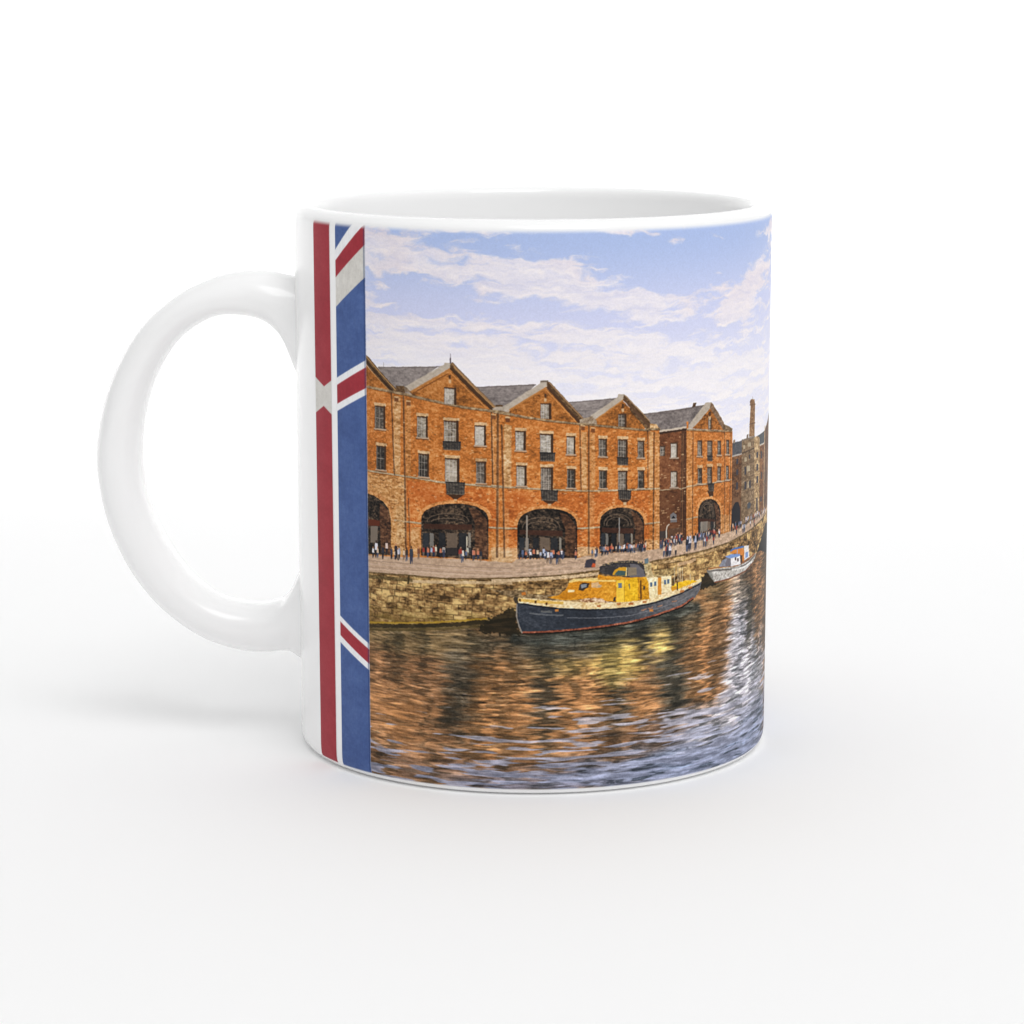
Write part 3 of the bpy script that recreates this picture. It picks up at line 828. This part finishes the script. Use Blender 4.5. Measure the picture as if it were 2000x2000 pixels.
OR, DK, OL, YE, LI, BL, BR = (180, 120, 68), (70, 66, 54), (122, 98, 62), (228, 186, 92), (204, 200, 214), (112, 128, 160), (148, 102, 64)
zones = [(0, 800, 1245, 120, 22, OL, 1.4), (0, 900, 1250, 60, 20, OL, 1.2), (0, 790, 1330, 90, 40, BR, 1), (0, 770, 1390, 60, 60, OR, 1), (0, 900, 1310, 26, 50, DK, .75), (0, 884, 1390, 22, 70, DK, .65),
         (0, 980, 1340, 46, 80, OR, 1.5), (0, 850, 1450, 60, 50, BR, 1.1), (0, 740, 1440, 30, 60, BR, 1.), (0, 980, 1260, 60, 20, DK, 1.6), (0, 1090, 1262, 80, 16, DK, 1.9), (0, 1180, 1245, 60, 14, DK, 1.8), (0, 1270, 1225, 60, 14, DK, 1.8), (0, 1340, 1205, 40, 14, DK, 1.3),
         (0, 1060, 1400, 22, 80, DK, .6), (0, 1060, 1300, 60, 22, OL, 1.3), (0, 1130, 1370, 40, 60, OR, 1.3), (0, 1120, 1300, 40, 20, YE, .7), (0, 1200, 1275, 34, 34, YE, 1.6), (0, 1215, 1310, 30, 22, YE, 1.2), (0, 1290, 1250, 22, 26, YE, 1.3),
         (0, 1215, 1370, 18, 60, DK, .6), (0, 1250, 1370, 30, 60, OR, 1), (0, 1265, 1275, 12, 50, DK, .6), (0, 1310, 1320, 30, 70, DK, 1.0), (0, 1350, 1215, 40, 24, OL, .9), (0, 1370, 1250, 42, 60, OR, 1.3), (0, 1385, 1320, 30, 60, OR, 1.2), (0, 1410, 1220, 26, 60, OR, 1.2),
         (0, 1440, 1250, 30, 60, LI, 1.8), (0, 1460, 1330, 60, 60, LI, 1.8), (0, 1462, 1230, 9, 60, DK, 1.1), (0, 1480, 1180, 12, 70, OR, 1), (0, 1440, 1160, 26, 26, (170, 146, 124), 1.1), (0, 1400, 1150, 30, 20, OL, 1.0),
         (0, 1390, 1420, 70, 34, LI, 1), (0, 1470, 1410, 60, 30, BL, 2.0), (0, 1420, 1470, 90, 26, BL, 2.0), (0, 1300, 1490, 110, 22, BL, 1.5), (0, 1200, 1500, 120, 20, (134, 140, 168), 1.4), (0, 1050, 1500, 150, 22, BR, .8), (0, 1080, 1520, 160, 14, (120, 128, 160), 1.1),
         (0, 900, 1500, 130, 16, (128, 96, 76), 1.2), (0, 1000, 1440, 80, 50, OR, .9), (0, 1180, 1450, 60, 34, BR, 1.0), (0, 1280, 1430, 60, 26, (112, 84, 66), 1)]
for k, x, y, ru, rv, c, a in zones:
    (u, v), = T(k, (x, y))
    g = a * np.exp(-(((hw - u) / ru) ** 2 + ((vw - v) / rv) ** 2) * 1.15)
    wsum += g
    acc += g[..., None] * C(*c)
(uL, vL), = T(0, (1497, 1300))
g = 1.6 * ss(uL - 10, uL + 40, U)
acc += g[..., None] * mix(C(170, 150, 150), C(112, 130, 172), ss(.3, .7, depth)[..., None])
wsum += g
wc = acc / wsum[..., None]
sl_, rm = polymask(T(7, (280, 1760), (390, 1800), (600, 1790), (1000, 1760), (1500, 1700), (1739, 1640)) + T(8, (250, 1570), (500, 1490), (760, 1380), (880, 1400), (880, 1500), (600, 1590), (300, 1660), (0, 1740)) + T(7, (1400, 1860), (900, 1930), (500, 1932), (200, 1880)), 4)
hullref = np.zeros_like(U)
hullref[sl_] = rm
hullref = blur(hullref[..., None], 3)[..., 0]
wc = mix(wc, C(62, 66, 60), hullref * .85)
colm = fbm(hw, vw, 26, 150, 58, 3, .6)
wc = mix(wc, wc * C(150, 158, 158), ss(-.05, .45, colm) * .75)
wc = mix(wc, np.clip(wc * 1.18, 0, 1), ss(.0, .5, -colm) * .6)
dk = ss(.05, .7, -rip) * .6
wc = mix(wc, wc.mean(-1, keepdims=True) * C(262, 250, 236), .16)
wc = mix(wc, wc * .42 + C(10, 14, 14) * .8, dk)
wc = mix(wc, np.clip(wc * 1.25 + .09, 0, 1), ss(.12, .7, rip) * .7)
# pale sky glints
gl = fbm(U - .1 * V, VR, 64, 6.5, 61, 3, .5) + .25 * vnoise(U, V, 120, 30, 62)
amt = .9 + .3 * (1 - ss(T(0, (740, 1450))[0][0], T(0, (1150, 1450))[0][0], U)) - 1.12 * ss(.2, 1.0, depth) - .35 * ss(T(0, (1150, 1400))[0][0], T(0, (1420, 1400))[0][0], U) * ss(.1, .5, depth)
gm = ss(amt - .06, amt + .3, gl + .3 * rip) * ss(.08, .4, depth)
wc = mix(wc, mix(C(190, 184, 192), C(150, 156, 182), ss(.3, 1, depth)[..., None]), gm * .8)
rz = ss(T(0, (1400, 1300))[0][0], T(0, (1450, 1300))[0][0], U) * (1 - ss(.35, .75, depth))
wc = mix(wc, wc * .5, rz * ss(.0, .5, fbm(U, VR, 20, 3.4, 71, 2, .6)) * .6)
f3 = .6 * vnoise(U, VR, 24, 3.0, 81) + .6 * vnoise(U, VR, 40, 4.4, 82) * ss(.1, .5, depth) + .4 * vnoise(U, VR, 12, 2.2, 83)
f3 = np.sign(f3) * np.abs(f3) ** .8
wc = wc * (1 + .24 * f3[..., None]) + .03 * np.clip(f3, 0, 1)[..., None]
wc += ((N1 * .03 + N3 * .02)[..., None])
fill(wmask_pts, lambda sl: wc[sl], jit=.6)
# shade along the foot of the wall and under the stern of each boat
stroke([(u, v + 3) for u, v in wat[:4]], 6, C(40, 34, 18), 1.5, .8)
stroke([(u, v + 9) for u, v in wat[:3]], 5, C(78, 66, 34), 1.5, .6)

# ---- barge
fill(T(7, (-60, 1610), (60, 1560), (200, 1480), (300, 1480), (330, 1700), (390, 1800), (100, 1800), (-120, 1760), (-160, 1700)), C(30, 26, 16), alpha=.8, jit=5)
fill(T(8, (880, 1120), (940, 1040), (980, 1010), (1060, 1130), (1100, 1160), (960, 1215), (880, 1225)), C(30, 27, 20), jit=3, alpha=.85)
fill(T(7, (0, 1230), (60, 1240), (330, 1235), (450, 1240), (450, 1290), (700, 1300), (860, 1300), (860, 1350), (330, 1350), (200, 1320)), pal((74, 62, 44), (140, 122, 96), (196, 182, 160), 1.2, .3, .3), alpha=.55, jit=2)
fill(T(7, (375, 1265), (430, 1262), (432, 1300), (380, 1302)), C(196, 118, 50))
hull = T(7, (318, 1400), (400, 1400), (650, 1440), (850, 1462), (1200, 1474), (1500, 1468), (1739, 1445)) + T(8, (0, 1462 - 15), (300, 1380), (600, 1275), (905, 1120), (895, 1175), (870, 1250), (820, 1330), (700, 1425), (500, 1508), (250, 1580), (0, 1644)) + T(7, (1500, 1700), (1000, 1752), (600, 1775), (390, 1785), (350, 1700), (325, 1580))
(uh0, _), (uh1, _) = T(7, (320, 1400))[0], T(8, (900, 1200))[0]
hullc = pal((26, 28, 34), (46, 51, 60), (88, 92, 100), .35, .4, .3)


def hullcol(sl):
    t = ss(uh0 + 130, uh1 - 40, U[sl])
    return mix(hullc(sl), pal((74, 74, 78), (110, 108, 110), (150, 144, 142), .5, .4, .2)(sl), t * .85)


fill(hull, hullcol)
keel = T(7, (385, 1770), (600, 1765), (1000, 1738), (1500, 1680), (1739, 1640)) + T(8, (120, 1612), (250, 1572), (480, 1500), (660, 1430), (800, 1330))
stroke(keel, 3.4, pal((90, 36, 22), (150, 78, 54), (190, 120, 92), 1, .3, .2), 1, .9)
stroke([(u, v + 3) for u, v in keel], 2.4, C(20, 16, 12), 1, .9)
stroke(T(7, (318, 1420), (312, 1560), (345, 1690), (385, 1775)), 2.4, C(140, 132, 124), .6)
stroke(T(7, (370, 1410), (850, 1478), (1200, 1490), (1739, 1462)) + T(8, (300, 1400), (600, 1300), (880, 1160)), 2.2, C(28, 30, 36), .6)
stroke(T(7, (480, 1530), (700, 1550), (900, 1556)), 3, C(120, 122, 124), 1, .6)
stroke(T(7, (620, 1505), (760, 1512)), 4, C(130, 128, 120), 1, .5)
stroke(T(7, (950, 1585), (1300, 1590), (1739, 1560)) + T(8, (300, 1480), (600, 1390), (800, 1290)), 1.6, C(134, 134, 138), 1, .55)
for x, y in [(820, 1490), (2010, 1490)]:
    fill(T(7, (x - 26, y - 12), (x + 26, y - 12), (x + 22, y + 18), (x - 22, y + 18)), C(186, 120, 60))
for x, y in [(260, 1460), (380, 1430), (560, 1375), (180, 1480)]:
    fill(T(8, (x - 34, y + 6), (x + 34, y - 14), (x + 30, y + 4), (x - 30, y + 22)), C(196, 130, 92), 1.5, .6)
# gunwale band
gw = T(7, (300, 1340), (340, 1330), (850, 1372), (1100, 1385), (1500, 1392), (1739, 1375)) + T(8, (0, 1370), (230, 1330), (600, 1225), (800, 1130), (900, 1085), (905, 1125), (600, 1285), (300, 1388), (0, 1450)) + T(7, (1500, 1470), (1200, 1475), (850, 1463), (400, 1402), (320, 1400))
fill(gw, pal((196, 150, 84), (232, 208, 160), (246, 232, 204), .8, .3, .4))
stroke(T(7, (340, 1360), (600, 1385), (900, 1400)), 5, C(216, 170, 74), 1, .8)
for x, y in [(360, 1365), (555, 1385), (690, 1408)]:
    fill(T(7, (x - 12, y - 16), (x + 12, y - 16), (x + 10, y + 18), (x - 10, y + 18)), C(90, 58, 24))
for k, x, y in [(7, 1350, 1438), (7, 1745, 1410), (7, 1600, 1410), (8, 185, 1388), (8, 20, 1410), (8, 655, 1250), (8, 760, 1205)]:
    fill(T(k, (x - 26, y - 10), (x + 26, y - 16), (x + 24, y + 12), (x - 24, y + 16)), C(176, 104, 50), 1, .85)
fill(T(7, (300, 1400), (272, 1350), (290, 1320), (335, 1335), (335, 1400)), C(66, 56, 44))
# deckhouse
YD = pal((176, 106, 18), (214, 142, 34), (232, 178, 70), .7, .3, .4)
YB = pal((206, 150, 16), (236, 184, 36), (246, 210, 90), .6, .2, .3)
fill(T(7, (700, 1330), (840, 1300), (980, 1290), (1100, 1360), (900, 1365)), YD)
fill(T(7, (830, 1310), (920, 1240), (960, 1180), (975, 1135), (1050, 1110), (1420, 1100), (1575, 1115), (1575, 1385), (1440, 1378), (1300, 1340), (1090, 1350), (900, 1352)), YD)
fill(T(7, (830, 1310), (990, 1270), (1090, 1290), (1060, 1330), (900, 1352)), C(190, 120, 20), alpha=.8)
stroke(T(7, (975, 1135), (1100, 1115), (1560, 1122)), 3, C(240, 206, 120), .6)
stroke(T(7, (980, 1130), (1040, 1105), (1340, 1095)), 3, C(228, 200, 130), .8)
fill(T(7, (960, 1230), (1045, 1238), (1040, 1262), (955, 1262)), C(240, 220, 170))
fill(T(7, (1095, 1240), (1110, 1170), (1150, 1140), (1230, 1150), (1215, 1200), (1150, 1245)), C(64, 52, 40))
fill(T(7, (1125, 1165), (1200, 1160), (1195, 1200), (1130, 1215)), C(150, 160, 172), 1, .8)
fill(T(7, (1255, 1140), (1340, 1140), (1390, 1190), (1330, 1210), (1250, 1200)), C(224, 190, 150), 1.4, .8)
fill(T(7, (1340, 1170), (1390, 1175), (1370, 1210), (1335, 1205)), C(170, 150, 120), 1, .8)
fill(T(7, (1110, 1355), (1300, 1330), (1400, 1350), (1470, 1390), (1300, 1395), (1130, 1385)), pal((130, 80, 50), (206, 170, 130), (240, 220, 196), 1.4, .3, .2), 1.4)
fill(T(7, (1540, 1330), (1562, 1320), (1560, 1380), (1525, 1375)), C(60, 52, 44))
fill(T(7, (1565, 1095), (1665, 1100), (1668, 1385), (1572, 1388)), C(240, 196, 66))
fill(T(7, (1665, 1090), (1845, 1080), (1845, 1370), (1668, 1385)), YB)
fill(T(7, (1842, 1085), (2000, 1085), (2000, 1350), (1842, 1370)), pal((110, 70, 14), (196, 134, 28), (226, 168, 54), .8, .2, .4))
stroke(T(7, (1672, 1100), (1672, 1385)), 1.2, C(190, 140, 30), .4)
fill(T(7, (1590, 1155), (1635, 1150), (1638, 1210), (1595, 1212)), C(104, 116, 132))
fill(T(7, (1725, 1165), (1765, 1130), (1775, 1230), (1735, 1235)), C(100, 96, 84), 1.3)
stroke(T(7, (1755, 1230), (1755, 1370)), 2, C(150, 110, 30), .6)
fill(T(7, (1868, 1130), (1895, 1120), (1900, 1340), (1870, 1350)), C(80, 52, 24))
fill(T(7, (1340, 1040), (1420, 1060), (1860, 1075), (1932, 1070), (1932, 1100), (1560, 1112), (1330, 1095)), YD)
fill(T(8, (0, 1075), (215, 1075), (240, 1110), (240, 1345), (110, 1360), (100, 1100), (0, 1090)), pal((130, 84, 14), (206, 142, 26), (234, 184, 60), .8, .2, .4))
fill(T(8, (0, 1090), (95, 1085), (105, 1360), (0, 1372)), YB)
stroke(T(8, (135, 1120), (140, 1350)), 3, C(92, 60, 24), .6)
fill(T(8, (165, 1190), (190, 1190), (190, 1230), (167, 1232)), C(70, 56, 40))
CR = pal((206, 176, 110), (236, 218, 172), (246, 236, 210), .7, .2, .3)
fill(T(8, (205, 1080), (350, 1072), (352, 1325), (245, 1345), (232, 1130)), CR)
fill(T(8, (352, 1085), (398, 1080), (400, 1290), (352, 1300)), C(212, 140, 50))
fill(T(8, (392, 1068), (520, 1058), (522, 1250), (398, 1282)), CR)
stroke(T(8, (190, 1068), (360, 1055), (530, 1050)), 2.4, C(220, 196, 146), .6)
for x, y in [(268, 1170), (318, 1160), (442, 1140), (482, 1132)]:
    fill(T(8, (x - 14, y - 28), (x + 14, y - 30), (x + 13, y + 24), (x - 13, y + 28)), C(84, 104, 128), .6)
fill(T(8, (520, 1195), (600, 1140), (700, 1118), (800, 1112), (845, 1130), (700, 1185), (530, 1252)), YB)
fill(T(8, (520, 1200), (600, 1190), (600, 1225), (525, 1255)), C(206, 144, 40))
for x in (560, 605, 632, 660, 760):
    stroke(T(8, (x, 950 if x < 700 else 1040), (x, 1130)), 1.5, C(204, 190, 160), .4, .9)
stroke(T(8, (548, 1100), (550, 1180)), 2, C(80, 70, 50)); stroke(T(8, (596, 1130), (596, 1240)), 2.4, C(70, 52, 30))
# wheelhouse canopy
fill(T(7, (1355, 950), (1500, 905), (1700, 895), (1850, 900), (1932, 960), (1960, 1000), (1960, 1070), (1700, 1075), (1390, 1035), (1355, 1000)), pal((34, 32, 34), (66, 62, 62), (104, 98, 96), .6, .3, .3))
fill(T(8, (0, 905), (100, 915), (170, 980), (195, 1070), (0, 1078)), C(104, 100, 104))
stroke(T(7, (1370, 950), (1500, 905), (1720, 893), (1870, 905), (1950, 970)), 3.2, C(46, 44, 48), .6)
stroke(T(7, (1400, 925), (1560, 888), (1750, 880), (1900, 890)), 3.5, pal((30, 32, 40), (90, 82, 72), (190, 160, 110), 1.6, .2, .2), 1)
fill(T(7, (1520, 1045), (1545, 985), (1610, 950), (1700, 950), (1695, 1062), (1560, 1050)), C(206, 150, 40))
fill(T(7, (1545, 1040), (1590, 990), (1690, 1000), (1680, 1055), (1580, 1050)), C(66, 88, 84))
stroke(T(7, (1700, 955), (1694, 1060)), 2.2, C(206, 190, 140), .4)
fill(T(7, (1715, 950), (1822, 950), (1822, 1052), (1712, 1060)), C(132, 118, 98))
fill(T(7, (1465, 1035), (1470, 960), (1560, 930), (1530, 1000), (1500, 1040)), C(52, 50, 52))
fill(T(8, (170, 910), (240, 880), (270, 900), (270, 980), (300, 1070), (200, 1075)), pal((150, 126, 80), (206, 186, 140), (232, 216, 180), 1.2, .2, .2), 1.2, .85)
fill(T(8, (185, 850), (230, 835), (232, 900), (190, 905)), C(92, 116, 128), 1, .9)
fill(T(8, (300, 985), (560, 960), (560, 1050), (300, 1070)), pal((70, 60, 36), (140, 120, 80), (206, 180, 120), 1.3, .2, .2), 1.4, .6)

# ---- small white boat
fill(T(8, (965, 990), (1150, 960), (1350, 940), (1500, 860), (1585, 770), (1575, 830), (1540, 900), (1450, 1000), (1250, 1098), (1065, 1142), (1010, 1060)), pal((120, 112, 104), (184, 178, 170), (226, 222, 218), .8, .5, .3))
stroke(T(8, (970, 1000), (1150, 985), (1350, 965), (1480, 900), (1570, 800)), 3, C(86, 80, 74), .8, .8)
stroke(T(8, (1280, 985), (1430, 950), (1530, 880)), 4, C(236, 232, 228), .8, .8)
stroke(T(8, (1065, 1142), (1250, 1095), (1450, 1000), (1545, 890)), 2.6, C(110, 58, 36), .8, .85)
fill(T(8, (965, 995), (1030, 1010), (1060, 1130), (1010, 1080)), C(120, 118, 112), 1, .7)
stroke(T(8, (990, 970), (1150, 945), (1350, 925), (1460, 870), (1560, 780)), 3, C(150, 96, 60), 1, .9)
fill(T(8, (1120, 930), (1160, 870), (1230, 830), (1270, 830), (1270, 942), (1150, 945)), C(132, 140, 160), 1.4, .85)
fill(T(8, (1200, 900), (1225, 840), (1275, 830), (1268, 942), (1200, 935)), C(112, 108, 116))
fill(T(8, (1268, 835), (1385, 800), (1392, 915), (1270, 942)), C(232, 228, 228))
fill(T(8, (1195, 820), (1260, 790), (1385, 775), (1390, 806), (1260, 842)), C(120, 148, 200))
fill(T(8, (1262, 775), (1275, 735), (1400, 700), (1440, 730), (1435, 870), (1390, 890), (1385, 780)), C(208, 128, 54), 1.2)
stroke(T(8, (1265, 745), (1320, 715), (1430, 690)), 3.5, C(70, 110, 170), .8)
stroke(T(8, (1350, 720), (1350, 790)), 2, C(140, 170, 210), .5)
fill(T(8, (1385, 800), (1415, 800), (1415, 890), (1392, 905)), C(80, 60, 46))
fill(T(8, (1435, 690), (1490, 672), (1502, 820), (1440, 868)), C(228, 222, 220))
fill(T(8, (1450, 770), (1485, 755), (1485, 820), (1455, 840)), C(120, 150, 200))
for x, y in [(1328, 845), (1358, 858)]:
    fill(T(8, (x - 10, y - 18), (x + 10, y - 20), (x + 9, y + 18), (x - 9, y + 20)), C(84, 60, 60), .5)
fill(T(8, (1640, 620), (1700, 400), (1725, 380), (1725, 780), (1640, 740), (1600, 760)), C(26, 26, 28), 1.2, .9)

bm2 = (blur(((U > T(8, (960, 1000))[0][0]) | (U > uh0))[..., None].astype(np.float32), 2)[..., 0]) * ss(T(8, (0, 640))[0][1], T(8, (0, 700))[0][1], V) * (1 - ss(Y0 - 10, Y0 + 10, V))
IMG *= (1 + bm2 * (.05 * N3 + .05 * N2))[..., None]
# soft paper grain over the whole picture
IMG *= (1 + .012 * N1 + .01 * vnoise(U, V, 1.1, 1.1, 77))[..., None]

# ---- the strip beside the picture: red bar, gap, panel of blue, red and white bands
PICL = (-41.5 - TH0) * DEG
uG0, uG1 = (-54.4 - TH0) * DEG, (-52.05 - TH0) * DEG
gcol = pal((60, 80, 130), (74, 97, 150), (88, 112, 164), .5, .3, .4)
rcol = pal((140, 44, 54), (160, 52, 62), (174, 66, 74), .4, .1, .3)
wcolr = pal((196, 192, 186), (214, 211, 205), (226, 224, 220), .5, .2, .3)
WHITE = C(238, 238, 240)
NV = vnoise(U, V, 1.8, 9, 90)
m = (U < PICL)
IMG[m] = C(238, 238, 240)
box = lambda a, b, c, d: [(a, c), (b, c), (b, d), (a, d)]


def lx(k, pts):           # traced points, snapped onto the panel's straight sides
    out = []
    for side_, y in pts:
        x = {'L': 654.4 + (668 - 654.4) * ((ORG[k][1] + y / ORG[k][2]) - 440) / 1049, 'R': 713.5 + 9.2 * ((ORG[k][1] + y / ORG[k][2]) - 445) / 1063}[side_]
        u, v = unroll(x, ORG[k][1] + y / ORG[k][2])
        out.append((uG1 if side_ == 'L' else PICL, v))
    return out


fill(box(0, uG0, -5, HT + 5), rcol, .25)
(ua, va), (ub, vb), (uc, vc) = T(1, (225, 1585), (295, 1668), (347, 1620))
(ud, vd), (ue, ve), (uf, vf) = T(1, (230, 1880), (293, 1822), (352, 1890))
fill([(-3, va), (ub, vb), (uG0, vc), (uG0, vf), (ue, ve), (-3, vd)], wcolr, .25)
fill(box(uG1, PICL, -5, HT + 5), gcol, .25)
t1 = T(1, (530, 372))[0]
fill([(t1[0], -5), (PICL, -5)] + lx(1, [('R', 560), ('L', 810), ('L', 595)]), WHITE, .25)
fill(lx(1, [('R', 555), ('R', 812), ('L', 1045), ('L', 812)]), wcolr, .25)
fill(lx(1, [('R', 388), ('R', 555), ('L', 812), ('L', 680)]), rcol, .25)
fill(lx(1, [('R', 1462), ('R', 1735), ('L', 1862), ('L', 1600)]), WHITE, .25)
fill(lx(1, [('R', 1518), ('R', 1680), ('L', 1805), ('L', 1658)]), rcol, .25)
fill(lx('l', [('L', 85), ('R', 310), ('R', 520), ('L', 295)]), WHITE, .25)
fill(lx('l', [('L', 132), ('R', 355), ('R', 468), ('L', 238)]), rcol, .25)
m = (U > uG1) & (U < PICL)
IMG[m] *= (1 + .03 * NV)[m][:, None]
IMG[:] = mix(IMG, C(44, 58, 96), (np.exp(-((U - PICL + 2.5) / 1.6) ** 2) * .55) * (np.abs(U - PICL) < 8))





soft = blur(IMG.astype(np.float32), 2)
mk = (U > PICL + 6)[..., None] * ss(6, 14, V)[..., None]
IMG = IMG + mk * (.3 * (IMG - soft)) * np.where(V < ph, .5, 1)[..., None]
lum = IMG.mean(-1, keepdims=True)
IMG = np.clip(IMG, 0, 1)

# ---- tone of the inks, then hand the flat artwork to a material
GAIN = 1.06
lin = np.where(IMG <= .04045, IMG / 12.92, ((IMG + .055) / 1.055) ** 2.4) * GAIN
alpha = ss(0, 10, V) * np.clip((HT - 1 - V) / 2.0, 0, 1)
gap = ((U > uG0) & (U < uG1)).astype(np.float32)
alpha = alpha * (1 - gap)
srgb = np.where(lin <= .0031308, lin * 12.92, 1.055 * np.clip(lin, 1e-6, 4) ** (1 / 2.4) - .055)
px = np.dstack([srgb, alpha]).astype(np.float32)[::-1]
art = bpy.data.images.new('printed artwork', W, HT, alpha=True)
art.pixels.foreach_set(np.ascontiguousarray(px).ravel())
art.update()
art.alpha_mode = 'CHANNEL_PACKED'
art.pack()

ink, ib = principled('printed glaze', (1, 1, 1), 0.5, 0.0)
ib.inputs['Specular IOR Level'].default_value = 0.12
nt = ink.node_tree
tx = nt.nodes.new('ShaderNodeTexImage')
tx.image = art
tx.extension = 'EXTEND'
tx.interpolation = 'Cubic'
mx = nt.nodes.new('ShaderNodeMix')
mx.data_type = 'RGBA'
mx.inputs[6].default_value = (0.93, 0.93, 0.93, 1)
nt.links.new(tx.outputs['Color'], mx.inputs[7])
nt.links.new(tx.outputs['Alpha'], mx.inputs[0])
nt.links.new(mx.outputs[2], ib.inputs['Base Color'])


def uvf(th, z):
    return ((th - TH0) / (TH1 - TH0), (z - ZB) / (ZT - ZB))


wrap_prof = [(40.63, 0.92), (40.88, 1.6), (40.97, 2.4), (41.0, 3.4)] + [(R, z) for z in np.linspace(5, 91.4, 30)] + [(40.98, 92.0), (40.86, 92.6), (40.74, 92.88)]
lathe(wrap_prof, 'flag_strip', ink, mug, TH0 + .02, -54.4, 16, uvf, 0.03)['label'] = 'faded red bar with an off white cross notch'
lathe(wrap_prof, 'banded_panel', ink, mug, -52.05, -41.52, 18, uvf, 0.03)['label'] = 'blue panel crossed by red and white slanting bands'
lathe(wrap_prof, 'harbour_picture', ink, mug, -41.5, TH1, 300, uvf, 0.03)['label'] = 'printed picture of brick warehouses, quay and boats under a cloudy sky'
